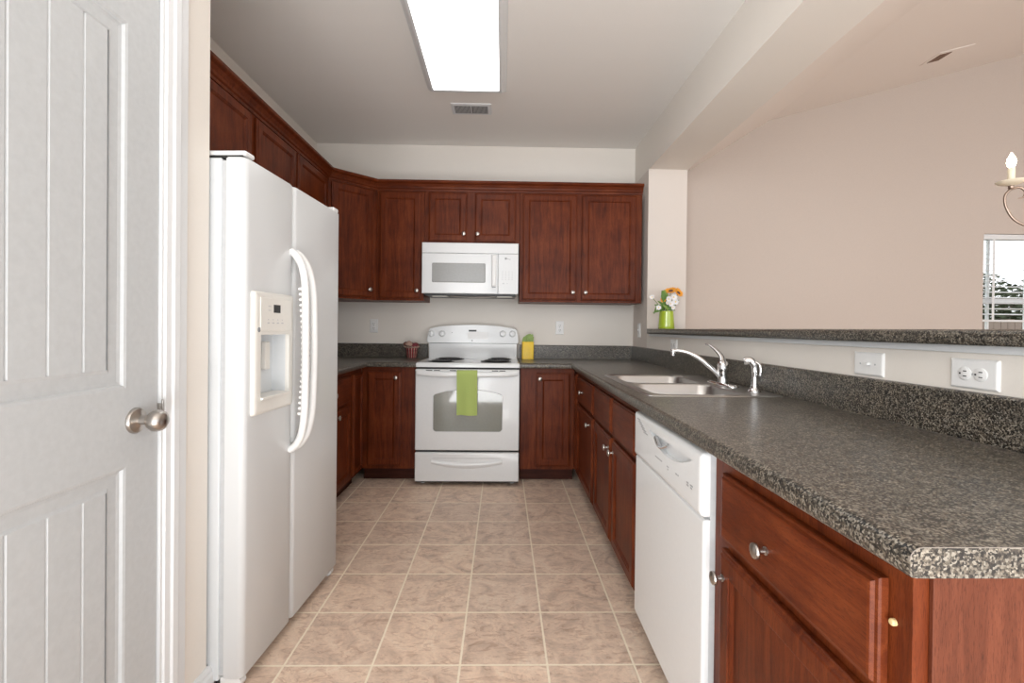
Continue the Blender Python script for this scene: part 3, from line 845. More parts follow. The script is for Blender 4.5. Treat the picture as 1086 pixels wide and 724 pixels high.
tag(recenter(obj('dish_towel', b, M['towel'], None, True, angle=60), (-.256, 3.452, .534)), 'lime green dish towel hanging over the oven door handle', 'towel')

# ------------------------------------------------------------------ microwave
t = thing('microwave', 'white over-the-range microwave under the short cabinet', 'microwave', (-.262, 3.98, 1.45))
MX0, MX1, MZ0, MZ1 = -.653, .122, 1.452, 1.8605
b = bmesh.new(); box(b, (MX0 + .004, 3.815, MZ0 + .004), (MX1 - .004, 4.18, MZ1), .002); obj('body', b, M['appl'], t)
Pm = frame_map((0, 3.814, 0), (1, 0, 0), (0, -1, 0))
b = bmesh.new(); ringpanel(b, Pm, MX0, MX1, 1.776, MZ1 - .001, [(0, 0), (0, .028), (.003, .033), (.008, .034)]); obj('vent_grille', b, M['appl'], t)
b = bmesh.new(); ringpanel(b, Pm, MX0, -.043, MZ0, 1.7745, [(0, 0), (0, .028), (.003, .033), (.008, .034)]); md_ = obj('door', b, M['appl'], t)
b = bmesh.new(); ringpanel(b, Pm, -.572, -.142, 1.540, 1.697, [(0, .0335), (.003, .0356), (.006, .0350), (.008, .0346)], rad=.01, cs=3); obj('window', b, M['mwglass'], md_, label='grey glass door window')
b = bmesh.new(); ringpanel(b, Pm, -.093, -.055, 1.512, 1.765, [(0, .033), (.001, .048), (.005, .055), (.010, .057)]); box(b, (-.090, 3.7555, 1.509), (-.060, 3.778, 1.5125)); obj('handle', b, M['plastic'], md_)
b = bmesh.new(); box(b, (-.089, 3.7560, 1.5035), (-.060, 3.776, 1.5090), .001); obj('handle_end', b, M['grayp'], md_, label='dark tip of the handle')
b = bmesh.new(); ringpanel(b, Pm, -.0415, MX1, MZ0, 1.7745, [(0, 0), (0, .028), (.003, .033), (.008, .034)]); mc = obj('control_panel', b, M['appl'], t)
b = bmesh.new(); box(b, (.012, 3.7792, 1.729), (.028, 3.7802, 1.745)); box(b, (.030, 3.7792, 1.733), (.044, 3.7802, 1.737)); box(b, (.046, 3.7792, 1.729), (.058, 3.7802, 1.733)); each('clock_digit', b, M['grayp'], mc)
b = bmesh.new()
for i in range(4):
    for j in range(5): box(b, (-.010 + i * .026, 3.7792, 1.628 - j * .0155), (-.001 + i * .026, 3.7802, 1.6335 - j * .0155))
box(b, (-.006, 3.7792, 1.531), (.010, 3.7802, 1.541)); box(b, (.028, 3.7792, 1.534), (.038, 3.7802, 1.539))
each('key', b, M['gray_light'], mc)
b = bmesh.new(); box(b, (MX0 + .02, 3.82, 1.436), (MX1 - .02, 4.15, 1.4555), .004)
un = obj('underside', b, M['black'], t, label='dark underside with fan opening')
for x in (-.575, -.045):
    b = bmesh.new(); prism(b, [(x, 3.835), (x + .115, 3.835), (x + .125, 3.91), (x - .010, 3.91)], 2, 1.431, 1.4375); obj('lamp_cover', b, M['lens'], un)
b = bmesh.new(); tube(b, [(-.42, 3.84, 1.436), (-.30, 3.835, 1.428), (-.24, 3.835, 1.427), (-.18, 3.835, 1.428), (-.06, 3.84, 1.436)], .006, 8); obj('chrome_bar', b, M['steel'], un, True)

# ------------------------------------------------------------------ refrigerator
fr = thing('refrigerator', 'white side-by-side refrigerator with a door dispenser, by the pantry wall', 'refrigerator', (-.822, 1.514, 0), R(-3.0))
FW = WM[fr.name]
def L(x, y, z): return FW @ V((x, y, z))
FL = .752; SP = .312
def lbox(bm, lo, hi, bev=0, seg=2):
    t_ = bmesh.new(); box(t_, lo, hi, bev, seg)
    bmesh.ops.transform(t_, matrix=FW, verts=t_.verts[:]); merge(bm, t_)
b = bmesh.new(); lbox(b, (-.74, .004, .03), (-.082, FL - .004, 1.712), .004)
obj('body', b, M['fridge_side'], fr)
b = bmesh.new(); lbox(b, (-.083, .010, .045), (-.062, FL - .010, 1.705)); obj('door_gasket', b, M['gray_light'], fr)
def fdoor(ya, yb, nm):
    b = bmesh.new()
    # plan outline with rounded front edges, extruded in z, with slightly rounded top
    def outline(ins):
        r = .020; q = []
        x0_, x1_ = -.063 + ins, 0 - ins; y0_, y1_ = ya + ins, yb - ins
        for k in range(6): a = R(-90 + 90 * k / 5); q.append((x1_ - r + r * math.cos(a), y0_ + r + r * math.sin(a)))
        for k in range(6): a = R(90 * k / 5); q.append((x1_ - r + r * math.cos(a), y1_ - r + r * math.sin(a)))
        q += [(x0_, y1_), (x0_, y0_)]
        return q
    rings = []
    for ins, z in ((.004, .040), (0, .045), (0, 1.708), (.004, 1.714)):
        rings.append([b.verts.new(L(x, y, z)) for x, y in outline(ins)])
    for A, B in zip(rings, rings[1:]):
        for k in range(len(A)): b.faces.new((A[k], A[(k + 1) % len(A)], B[(k + 1) % len(A)], B[k]))
    b.faces.new(rings[0]); b.faces.new(rings[-1][::-1])
    return obj(nm, b, M['fridge'], fr, True, angle=50)
fz = fdoor(0, SP - .002, 'freezer_door'); ff = fdoor(SP + .002, FL, 'fresh_food_door')
# dispenser
dy0, dy1, dz0, dz1 = .030, .288, .878, 1.292
c = bmesh.new(); lbox(c, (-.052, dy0 + .035, .925), (.03, dy1 - .035, 1.148)); cut(fz, c)
Pl = lambda u, d, z: L(d, u, z)
b = bmesh.new()
ringpanel(b, Pl, dy0, dy1, dz0, dz1, [(0, .0005), (.002, .010), (.008, .014), (.018, .015)], rad=.012, cs=4)
dp = obj('dispenser', b, M['bisque'], fr, True, angle=50, label='off-white ice and water dispenser')
c = bmesh.new(); lbox(c, (-.06, dy0 + .037, .927), (.03, dy1 - .037, 1.146)); cut(dp, c)
b = bmesh.new()
ln = [(-.0505, .927), (-.0505, 1.146)]
lbox(b, (-.0518, dy0 + .036, .926), (-.049, dy1 - .036, 1.147)); lbox(b, (-.05, dy0 + .0352, .926), (.002, dy0 + .0368, 1.147)); lbox(b, (-.05, dy1 - .0368, .926), (.002, dy1 - .0352, 1.147))
lbox(b, (-.05, dy0 + .036, .9252), (.002, dy1 - .036, .9268)); lbox(b, (-.05, dy0 + .036, 1.1455), (.002, dy1 - .036, 1.1475))
obj('niche', b, M['fridge_side'], dp)
b = bmesh.new(); lbox(b, (-.048, .095, 1.02), (-.030, .125, 1.12), .004); lbox(b, (-.048, .175, 1.02), (-.030, .205, 1.12), .004); each('paddle', b, M['bisque'], dp)
b = bmesh.new(); prism_pts = [(.0145, .9265), (.024, .930), (.024, .936), (-.045, .936), (-.045, .9265)]
A = [b.verts.new(L(x, dy0 + .037, z)) for x, z in prism_pts]; B = [b.verts.new(L(x, dy1 - .037, z)) for x, z in prism_pts]
b.faces.new(A); b.faces.new(B[::-1])
for k in range(5): b.faces.new((A[k], B[k], B[(k + 1) % 5], A[(k + 1) % 5]))
obj('drip_tray', b, M['bisque'], dp)
b = bmesh.new(); ringpanel(b, Pl, dy0 + .030, dy1 - .022, 1.158, 1.272, [(0, .0145), (.001, .0165), (.003, .0172)], rad=.004, cs=2); cpn2 = obj('control_panel', b, M['bisque'], dp)
b = bmesh.new(); lbox(b, (.0165, .140, 1.222), (.0180, .184, 1.250), .0005); obj('display', b, M['black'], cpn2, label='small black digital display')
b = bmesh.new()
for k in range(4): lbox(b, (.0168, .100 + k * .030, 1.184), (.0178, .114 + k * .030, 1.188)); lbox(b, (.0168, .103 + k * .030, 1.196), (.0178, .109 + k * .030, 1.199))
for k in range(2): lbox(b, (.0168, .106, 1.228 + .014 * k), (.0178, .122, 1.2305 + .014 * k))
each('button_mark', b, M['gray_light'], cpn2)
b = bmesh.new(); lathe(b, [(.008, 0), (.008, .0015), (0, .0016)], L(.0150, dy0 + .024, 1.163), FW.to_3x3() @ V((1, 0, 0)), 18); obj('badge', b, M['grayp'], dp, label='small round grey emblem')
# handles
def fhandle(y, sgn, par):
    b = bmesh.new()
    pts = [(-.002, 0, 1.462), (.022, 0, 1.440), (.046, sgn * .004, 1.395), (.060, sgn * .010, 1.320), (.064, sgn * .013, 1.20), (.065, sgn * .014, 1.08), (.064, sgn * .013, .96), (.060, sgn * .010, .845), (.046, sgn * .004, .765), (.022, 0, .722), (-.002, 0, .704)]
    pp = smooth_path([L(x, y + dy, z) for x, dy, z in pts], 5)
    tube(b, pp, .0145, 12, sx=1.0, sy=.95)
    o = obj('handle', b, M['plastic'], par, True, angle=60)
    # ribbed grip on the inner face
    b = bmesh.new()
    for k in range(24):
        z = .84 + k * .0205
        lbox(b, (.036 + .012 * math.sin(PI * k / 23), y + sgn * .012 - .008, z), (.056 + .010 * math.sin(PI * k / 23), y + sgn * .012 + .008, z + .011), .003, 1)
    obj('grip_ribs', b, M['plastic'], o)
fhandle(SP - .020, -1, fz); fhandle(SP + .022, 1, ff)
# hinge covers, feet, grille
b = bmesh.new(); lbox(b, (-.13, .010, 1.7135), (-.016, .050, 1.7215)); obj('cover_gap_shade', b, M['dark'], fr, label='dark filler for the shaded gap under the near cover')  # dark block stands in for the shade in the gap below the cover
b = bmesh.new(); lbox(b, (-.15, .006, 1.7205), (-.004, .060, 1.7370), .007); lbox(b, (-.60, .02, 1.7115), (-.14, .055, 1.7225), .004); obj('hinge_cover', b, M['plastic'], fr)
b = bmesh.new(); lbox(b, (-.15, FL - .060, 1.7135), (-.004, FL - .006, 1.7335), .007); obj('hinge_cover', b, M['plastic'], fr)
b = bmesh.new(); lbox(b, (-.10, .02, .004), (-.085, FL - .02, .042)); obj('toe_grille', b, M['black'], fr)
for y in (.028, FL - .028):
    b = bmesh.new(); tube(b, [L(-.030, y - .014, .018), L(-.030, y + .014, .018)], .018, 18); lbox(b, (-.085, y - .012, .008), (-.030, y + .012, .036), .004)
    obj('roller_foot', b, M['plastic'], fr, True)

# ------------------------------------------------------------------ dishwasher
UD = UR; ND = NR
o0 = RO(1.822)
t = thing('dishwasher', 'white built-in dishwasher between sink cabinet and nearest cabinet', 'dishwasher', o0)
P = frame_map(o0, UD, ND)
DWW = .634
def pbox(bm, u0, u1, d0, d1, z0, z1, bev=0):
    t_ = bmesh.new(); box(t_, (u0, d0, z0), (u1, d1, z1), bev)
    for v in t_.verts: v.co = P(v.co.x, v.co.y, v.co.z)
    merge(bm, t_)
b = bmesh.new(); pbox(b, .004, DWW - .004, -.57, .010, .10, .870); pbox(b, .01, DWW - .01, -.57, -.06, .0, .1); obj('tub', b, M['gray_light'], t)
b = bmesh.new(); pbox(b, .012, DWW - .012, -.059, -.045, .004, .105); obj('toe_panel', b, M['black'], t)
b = bmesh.new(); ringpanel(b, P, .002, DWW - .002, .085, .690, [(0, .011), (0, .022), (.004, .027), (.010, .028)]); dd = obj('door', b, M['appl'], t)
b = bmesh.new(); ringpanel(b, P, .002, DWW - .002, .694, .862, [(0, .011), (0, .024), (.004, .031), (.012, .0345), (.02, .035)], rad=.012, cs=4); dpn = obj('control_panel', b, M['appl'], t, True, angle=40)
# scooped handle pocket: crescent recess
c = bmesh.new(); ua, ub = .185, .575; q = []
for k in range(17):
    s = k / 16; q.append((ua + (ub - ua) * s, .828))
for k in range(1, 16):
    s = 1 - k / 16; q.append((ua + (ub - ua) * s, .828 - .046 * math.sin(PI * s) ** .9))
A = [c.verts.new(P(u, .018, z)) for u, z in q]; B = [c.verts.new(P(u, .09, z)) for u, z in q]
c.faces.new(A); c.faces.new(B[::-1])
for k in range(len(q)): c.faces.new((A[k], B[k], B[(k + 1) % len(q)], A[(k + 1) % len(q)]))
cut(dpn, c)
b = bmesh.new(); c0 = .30
for u0_, u1_, h in ((.25, .37, .018),):
    pts = [P(u0_ + (u1_ - u0_) * k / 10, .029 + .006 * math.sin(PI * k / 10), .815 - h * math.sin(PI * k / 10)) for k in range(11)]
    tube(b, pts, .006, 8, sx=1.4)
obj('latch_handle', b, M['chrome'], dpn, True, label='shiny curved latch handle')
b = bmesh.new()
for k in range(6): pbox(b, .045 + k * .016, .085 + k * .018, .0346, .0357, .838 - k * .0070, .8415 - k * .0070)
each('vent_slot', b, M['grayp'], dpn)
b = bmesh.new()
for u0_, u1_, z_ in ((.262, .268, .753), (.271, .277, .753), (.280, .286, .753), (.289, .297, .753), (.300, .306, .753), (.309, .316, .753), (.318, .330, .753), (.375, .392, .752), (.45, .462, .752), (.466, .474, .752), (.535, .549, .755), (.535, .549, .748), (.560, .578, .755), (.562, .574, .748), (.38, .388, .744)):
    pbox(b, u0_, u1_, .0346, .0356, z_, z_ + .0042)
each('button_mark', b, M['grayp'], dpn)

# ------------------------------------------------------------------ wall plates
def plate(name, label, cat, O, U, Nn, w2, h2, kind, group='wall plates'):
    t = thing(name, label, cat, O); t['group'] = group
    P = frame_map(O, U, Nn)
    b = bmesh.new(); ringpanel(b, P, -w2, w2, -h2, h2, [(0, .0003), (.0005, .003), (.004, .006), (.007, .0066)]); pl = obj('plate', b, M['plastic'], t)
    horiz = w2 > h2
    if kind == 'duplex':
        for s in (-1, 1):
            cu, cz = (s * .0195, 0) if horiz else (0, s * .0195)
            b = bmesh.new()
            lathe(b, [(.0165, .0060), (.0165, .0082), (.0155, .0088), (0, .0088)], P(cu, 0, cz), V(Nn), 24, sx=1.0, sy=1.0)
            r_ = obj('receptacle', b, M['plastic'], t, True)
            b = bmesh.new()
            for e in (-1, 1):
                if horiz:
                    pts = (cu - .003 * 1, cu + .006, e * .0062 - .0012, e * .0062 + .0012)
                else: pts = (e * .0062 - .0012, e * .0062 + .0012, cz - .003, cz + .006)
                tt = bmesh.new(); box(tt, (pts[0], .0085, pts[2]), (pts[1], .0092, pts[3]))
                for v in tt.verts: v.co = P(*v.co)
                merge(b, tt)
            tt = bmesh.new(); g = (cu - .011, 0) if horiz else (0, cz - .011)
            box(tt, (g[0] - .002, .0085, g[1] - .002), (g[0] + .002, .0092, g[1] + .002))
            for v in tt.verts: v.co = P(*v.co)
            merge(b, tt); obj('slots', b, M['black'], r_)
        b = bmesh.new(); lathe(b, [(.003, .006), (.003, .0075), (0, .008)], P(0, 0, 0), V(Nn), 10); obj('screw', b, M['gray_light'], t)
    else:
        b = bmesh.new(); tt = bmesh.new()
        if horiz: box(tt, (-.012, .006, -.005), (.012, .0075, .005), .0008); box(tt, (-.004, .0075, -.0035), (.010, .017, .0035), .001)
        else: box(tt, (-.005, .006, -.012), (.005, .0075, .012), .0008); box(tt, (-.0035, .0075, -.004), (.0035, .017, .010), .001)
        for v in tt.verts: v.co = P(*v.co)
        merge(b, tt); obj('toggle', b, M['plastic'], t)
        for s in (-1, 1):
            b = bmesh.new(); lathe(b, [(.003, .006), (.003, .0075), (0, .008)], P(s * .030 if horiz else 0, 0, 0 if horiz else s * .030), V(Nn), 10); obj('screw', b, M['gray_light'], t)
plate('wall_outlet', 'white outlet on the back wall left of the stove', 'outlet', (-1.139, YB, 1.187), (1, 0, 0), (0, -1, 0), .036, .060, 'duplex')
plate('wall_outlet', 'white outlet on the back wall right of the stove', 'outlet', (.509, YB, 1.187), (1, 0, 0), (0, -1, 0), .036, .060, 'duplex')
plate('wall_outlet', 'white sideways outlet low on the half wall behind the spout', 'outlet', (XR, 3.17, 1.078), (0, -1, 0), (-1, 0, 0), .057, .036, 'duplex')
plate('wall_outlet', 'white sideways outlet on the half wall nearest the counter end', 'outlet', (XR, 1.136, 1.0755), (0, -1, 0), (-1, 0, 0), .060, .037, 'duplex')
plate('light_switch', 'white sideways switch plate on the half wall beyond the nearest outlet', 'switch', (XR, 1.470, 1.0755), (0, -1, 0), (-1, 0, 0), .060, .037, 'toggle')
plate('light_switch', 'white upright switch plate at the corner left of the flower vase', 'switch', (XR, 3.99, 1.172), (0, -1, 0), (-1, 0, 0), .036, .060, 'toggle')

# ------------------------------------------------------------------ ceiling fixture and vents
t = thing('ceiling_light', 'large rectangular white fluorescent ceiling light', 'ceiling light', (-.255, 2.5, ZC))
fx0, fx1, fy0, fy1 = -.517, .010, 1.84, 3.190
b = bmesh.new()
Pz = lambda u, d, z: V((u, z, d))
loops = []
zd = 2.735
for ins, z in ((0, ZC - .0005), (0, ZC - .018), (.010, ZC - .026), (.018, ZC - .040), (.034, zd - .004), (.048, zd - .006), (.048, zd + .006)):
    loops.append([b.verts.new((x, y, z)) for x, y in rr(fx0 + ins, fx1 - ins, fy0 + ins * 2, fy1 - ins * 2, .012, 2)])
for A, B in zip(loops, loops[1:]):
    for k in range(len(A)): b.faces.new((A[k], A[(k + 1) % len(A)], B[(k + 1) % len(A)], B[k]))
b.faces.new(loops[0])
obj('frame', b, M['trimw'], t)
b = bmesh.new(); box(b, (fx0 + .047, fy0 + .094, zd - .002), (fx1 - .047, fy1 - .094, zd + .004)); obj('diffuser', b, M['diffuser'], t, label='glowing flat white diffuser')
t = thing('ceiling_vent', 'white rectangular air vent on the kitchen ceiling behind the light', 'vent', (-.247, 3.47, ZC)); t['group'] = 'ceiling vents'
b = bmesh.new(); ringpanel(b, Pz, -.392, -.100, 3.388, 3.560, [(0, ZC - .0005), (.003, ZC - .006), (.018, ZC - .009)]); obj('frame', b, M['trimw'], t)
b = bmesh.new(); box(b, (-.367, 3.416, ZC - .0098), (-.125, 3.530, ZC - .0090)); obj('backing', b, M['dark'], t)
b = bmesh.new()
for k in range(28):
    x = -.363 + k * .0087
    if abs(x + .246) < .006: continue
    box(b, (x, 3.416, ZC - .0125), (x + .0042, 3.530, ZC - .0095))
box(b, (-.251, 3.414, ZC - .013), (-.240, 3.532, ZC - .0095)); obj('slat', b, M['gray_light'], t, label='fine parallel vent slats')
# dining ceiling vent
def zdin(x): return 3.068 + (x - 2.37) * .2773
t = thing('ceiling_vent', 'brown air vent on the sloped dining room ceiling', 'vent', (3.43, 3.66, zdin(3.43))); t['group'] = 'ceiling vents'
def slab(bm, q, lift):
    A = [bm.verts.new((x, y, zdin(x) - .0006)) for x, y in q]; B = [bm.verts.new((x, y, zdin(x) - lift)) for x, y in q]
    bm.faces.new(A); bm.faces.new(B[::-1])
    for k in range(4): bm.faces.new((A[k], B[k], B[(k + 1) % 4], A[(k + 1) % 4]))
VQ = [(3.385, 3.607), (3.480, 3.607), (3.480, 3.722), (3.385, 3.722)]
b = bmesh.new(); slab(b, [(3.355, 3.575), (3.63, 3.575), (3.63, 3.755), (3.355, 3.755)], .006); obj('frame', b, M['ceil2'], t)
b = bmesh.new(); slab(b, VQ, .010); obj('grille', b, M['brown'], t, label='brown slatted grille')

# ------------------------------------------------------------------ window, blind and outside
t = thing('window_1', 'dining room window behind a white slatted blind', 'window', (WX0, YB, WZ0)); t['kind'] = 'structure'
b = bmesh.new()
for a in ((WX0, WX0 + .04), (WX1 - .04, WX1)): box(b, (a[0], YB + .06, WZ0), (a[1], YB + .11, WZ1))
for z in (WZ0, WZ1 - .04, 1.46): box(b, (WX0, YB + .06, z), (WX1, YB + .11, z + .04))
for x in (WX0 + .12 , WX0 + .48, WX0 + .84): box(b, (x, YB + .075, WZ0), (x + .018, YB + .095, WZ1))
obj('window_frame', b, M['trimw'], t)
b = bmesh.new(); box(b, (WX0 + .03, YB + .083, WZ0 + .03), (WX1 - .03, YB + .087, WZ1 - .03)); obj('pane', b, M['glass'], t)
t = thing('window_blind', 'white horizontal slat blind lowered most of the way down the dining window', 'blind', (WX0, YB, 1.28))
b = bmesh.new(); box(b, (WX0 + .006, YB + .004, WZ1 - .05), (WX1 - .006, YB + .052, WZ1 - .003), .003); obj('headrail', b, M['trimw'], t)
b = bmesh.new()
k = 0; z = WZ1 - .075
while z > 1.33:
    prism(b, [(YB + .006, z - .004), (YB + .054, z + .006), (YB + .054, z + .009), (YB + .006, z - .001)], 0, WX0 + .008, WX1 - .008); z -= .0505
obj('slats', b, M['trimw'], t)
b = bmesh.new(); box(b, (WX0 + .008, YB + .006, 1.285), (WX1 - .008, YB + .054, 1.303), .003); obj('bottom_rail', b, M['trimw'], t)
b = bmesh.new()
for x in (WX0 + .09, WX0 + .50, WX0 + .91, WX1 - .09): box(b, (x, YB + .0035, 1.30), (x + .022, YB + .0050, WZ1 - .05))
obj('ladder_tape', b, M['trimw'], t)
b = bmesh.new(); box(b, (-14, YB + .4, -.5), (26, 26, -.4)); struct('ground', b, M['grass'])
# fence beyond the window
t = thing('garden_fence', 'weathered board fence outside the dining window', 'fence', (11, 9.6, -.4))
b = bmesh.new(); x = 8.0
while x < 15: box(b, (x, 9.6, -.4), (x + .14, 9.625, 1.47 + random.uniform(-.01, .01))); x += .15
obj('boards', b, M['fence'], t)
b = bmesh.new(); box(b, (8, 9.63, .9), (15, 9.67, .98)); obj('rail', b, M['fence'], t)
def bush(x, y, zc, r, name='bare_shrub'):
    t = thing(name, 'loose grey-green tree seen through the blind of the dining window', 'tree', (x, y, -.4), group='trees outside the window')
    b = bmesh.new(); tube(b, [(x, y, -.4), (x + .05, y, zc - r * .4), (x, y, zc + r * .5)], [.06, .05, .02], 8)
    for k in range(26):
        a = random.uniform(0, 2 * PI); e = random.uniform(.2, 1.2)
        p = V((x, y, zc - r * .4 + random.uniform(0, r * .6))); d = V((math.cos(a) * math.cos(e), math.sin(a) * math.cos(e), math.sin(e))) * r * .9
        tube(b, [p, p + d * .5 + V((0, 0, .05)), p + d], [.02, .012, .004], 5)
    obj('trunk', b, M['bark'], t)
    b = bmesh.new()
    for k in range(5200):
        d = V((random.gauss(0, 1), random.gauss(0, 1), random.gauss(0, 1))).normalized() * (random.random() ** .4) * r
        p = V((x, y, zc)) + V((d.x, d.y, d.z * .9)); s = random.uniform(.035, .075)
        u = V((random.gauss(0, 1), random.gauss(0, 1), random.gauss(0, 1))).normalized(); v_, w2 = frame_of(u)
        b.faces.new([b.verts.new(p + q_) for q_ in (v_ * s, w2 * s * .5, -v_ * s, -w2 * s * .5)])
    obj('foliage', b, M['shrub'], t)
bush(11.2, 11.2, 1.55, 1.25); bush(13.9, 11.6, 1.5, 1.3)

# ------------------------------------------------------------------ chandelier
CXc, CYc, CZc = 2.549, 1.95, 1.770
t = thing('chandelier', 'antique metal chandelier with cream candle sleeves and lit bulbs', 'chandelier', (CXc, CYc, 3.0))
b = bmesh.new()
ztop = zdin(CXc)
lathe(b, [(.012, -.16), (.030, -.13), (.020, -.08), (.034, -.03), (.034, .05), (.018, .09), (.012, .20), (.022, .26), (.010, .32), (0, .33)], (CXc, CYc, CZc), (0, 0, 1), 20)
obj('column', b, M['bronze'], t, True, angle=60)
b = bmesh.new()
z = CZc + .33; i = 0
while z < ztop - .05:
    pts = [(CXc + (.011 * math.cos(a) if i % 2 else 0), CYc + (0 if i % 2 else .011 * math.cos(a)), z + .014 + .018 * math.sin(a)) for a in [2 * PI * k / 10 for k in range(10)]]
    tube(b, pts, .0025, 5, closed=True); z += .028; i += 1
obj('chain', b, M['bronze'], t, True)
b = bmesh.new(); lathe(b, [(.065, .012), (.060, -.01), (.03, -.03), (.01, -.045), (0, -.046)], (CXc, CYc, ztop - .012), (0, 0, 1), 24); obj('canopy', b, M['bronze'], t, True, angle=60)
RA = .285
for k in range(5):
    a = R(150 + 72 * k); dx, dy = math.cos(a), math.sin(a)
    def Q(r_, z_): return (CXc + dx * r_, CYc + dy * r_, CZc + z_)
    b = bmesh.new()
    pts = smooth_path([Q(.02, -.05), Q(.10, -.115), Q(.19, -.125), Q(.265, -.085), Q(.298, -.025), Q(.305, .030), Q(.285, .062), Q(.255, .066), Q(.238, .045), Q(.245, .022), Q(.262, .018)], 6)
    tube(b, pts, [.0055] * (len(pts) - 12) + [.0055 - .0003 * q_ for q_ in range(12)], 8)
    lathe(b, [(.004, .060), (.012, .068), (.010, .078), (0, .078)], Q(RA, 0), (0, 0, 1), 12)
    arm = obj('arm', b, M['bronze'], t, True, angle=60)
    b = bmesh.new(); lathe(b, [(.006, .078), (.030, .084), (.050, .094), (.053, .099), (.050, .098), (.028, .090), (0, .088)], Q(RA, 0), (0, 0, 1), 28); obj('candle_dish', b, M['cream'], arm, True, angle=60)
    b = bmesh.new(); lathe(b, [(.0125, .089), (.0125, .158), (.010, .160), (0, .160)], Q(RA, 0), (0, 0, 1), 16); obj('candle_sleeve', b, M['cream'], arm, True, angle=60)
    b = bmesh.new(); lathe(b, [(.007, .160), (.013, .170), (.0165, .184), (.014, .200), (.007, .216), (.002, .228), (0, .229)], Q(RA, 0), (0, 0, 1), 16); obj('bulb', b, M['flame'], arm, True, angle=60, label='lit flame shaped bulb')

# ------------------------------------------------------------------ small things on the counters
# vase with flowers
VX, VY, VZ = 1.262, 3.60, BZ1 + .0006
t = thing('flower_vase', 'lime green tapered vase on the far end of the bar', 'vase', (VX, VY, VZ))
b = bmesh.new(); lathe(b, [(.058, 0), (.060, .004), (.060, .020), (.052, .130), (.0525, .136), (.049, .136), (.050, .128), (.055, .02), (0, .012)], (VX, VY, VZ), (0, 0, 1), 36)
obj('vase_body', b, M['vase'], t, True, angle=60)
def px(x, y, Y=3.60):            # a point seen in the photograph at depth Y, in metres (used once to set the bouquet out)
    d = _r * (x - 543) / 498.2 - _u * (y - 351.6) / 498.2 + _f
    return V((0, 0, 1.176)) + d * (Y / d.y)
vt = V((VX, VY, VZ + .125))
def petals(bm, c, n_, face, r0, r1, wd, cup=.15, rings_=1, jit=.1):
    face = face.normalized(); x, y = frame_of(face)
    for rg in range(rings_):
        for k in range(n_):
            a = 2 * PI * (k + .5 * rg) / n_ + random.uniform(-jit, jit); d = x * math.cos(a) + y * math.sin(a); s = face.cross(d)
            rl = r1 * random.uniform(.85, 1.1)
            o_ = face * (.002 * rg)
            p0 = c + d * r0 + o_; p1 = c + d * (r0 + (rl - r0) * .55) + face * cup * rl * .5 + o_; p2 = c + d * rl + face * cup * rl + o_
            th = face * .0008
            vs = [bm.verts.new(v) for v in (p0 - s * wd * .3, p1 - s * wd * .5, p2, p1 + s * wd * .5, p0 + s * wd * .3)]
            v2 = [bm.verts.new(v.co - th) for v in vs]
            bm.faces.new(vs); bm.faces.new(v2[::-1])
            for i in range(5): bm.faces.new((vs[i], vs[(i + 1) % 5], v2[(i + 1) % 5], v2[i]))
def stem(bm, a, c_, r=.0022):
    m_ = a.lerp(c_, .5) + V((random.uniform(-.006, .006), random.uniform(-.006, .006), .012)); tube(bm, smooth_path([a, m_, c_], 5), r, 6)
toC = V((-.30, -1, .1))
def flower(name, label, c, face, kind, r, group):
    f = thing(name, label, 'flower', vt + V((0, 0, -.02)), group=group)
    b = bmesh.new(); stem(b, vt + V((random.uniform(-.02, .02), random.uniform(-.02, .02), -.05)), c - face.normalized() * .004); obj('stem', b, M['leaf'], f, True)
    b = bmesh.new()
    if kind == 'sun':
        petals(b, c, 13, face, r * .25, r, r * .34, .15, 2); obj('petals', b, M['petal_o'], f)
        b = bmesh.new(); lathe(b, [(r * .34, -.003), (r * .34, .004), (r * .2, .008), (0, .009)], c, face, 16); obj('flower_center', b, M['pod'], f, True)
    else:
        petals(b, c, 9, face, r * .1, r, r * .5, .3, 2); obj('petals', b, M['petal_w'], f)
        b = bmesh.new(); lathe(b, [(r * .2, -.002), (r * .2, .003), (0, .006)], c, face, 12); obj('flower_center', b, M['yellow'], f, True)
flower('sunflower', 'largest orange sunflower at the top of the green vase', px(711.5, 308.5, 3.585), V((-.3, -.55, 1)), 'sun', .050, 'sunflowers in the vase')
flower('sunflower', 'orange sunflower at the top right, its dark centre showing, in the green vase', px(719.5, 310.5, 3.60), V((.45, -.8, .55)), 'sun', .044, 'sunflowers in the vase')
flower('sunflower', 'small orange bloom left of the white daisies in the green vase', px(703.5, 317.8, 3.58), V((-.6, -1, .3)), 'sun', .024, 'sunflowers in the vase')
ds = [((709, 317), .026), ((714.5, 315), .027), ((711, 322), .025), ((716.5, 320), .026), ((713.5, 326), .020), ((707.5, 321), .018)]
for i, (p_, r_) in enumerate(ds):
    flower('daisy', 'white daisy in the dense cluster below the sunflowers', px(p_[0], p_[1], 3.565), V((random.uniform(-.5, .4), -1, random.uniform(-.1, .5))), 'd', r_, 'white daisies clustered in the vase')
flower('daisy', 'single white daisy low on the left just above the vase rim', px(698.7, 326, 3.56), V((-.5, -1, .1)), 'd', .021, 'outlying white daisies')
flower('daisy', 'pale daisy sprig sticking out furthest left of the bouquet', px(691.5, 315, 3.57), V((-.6, -1, .3)), 'd', .020, 'outlying white daisies')
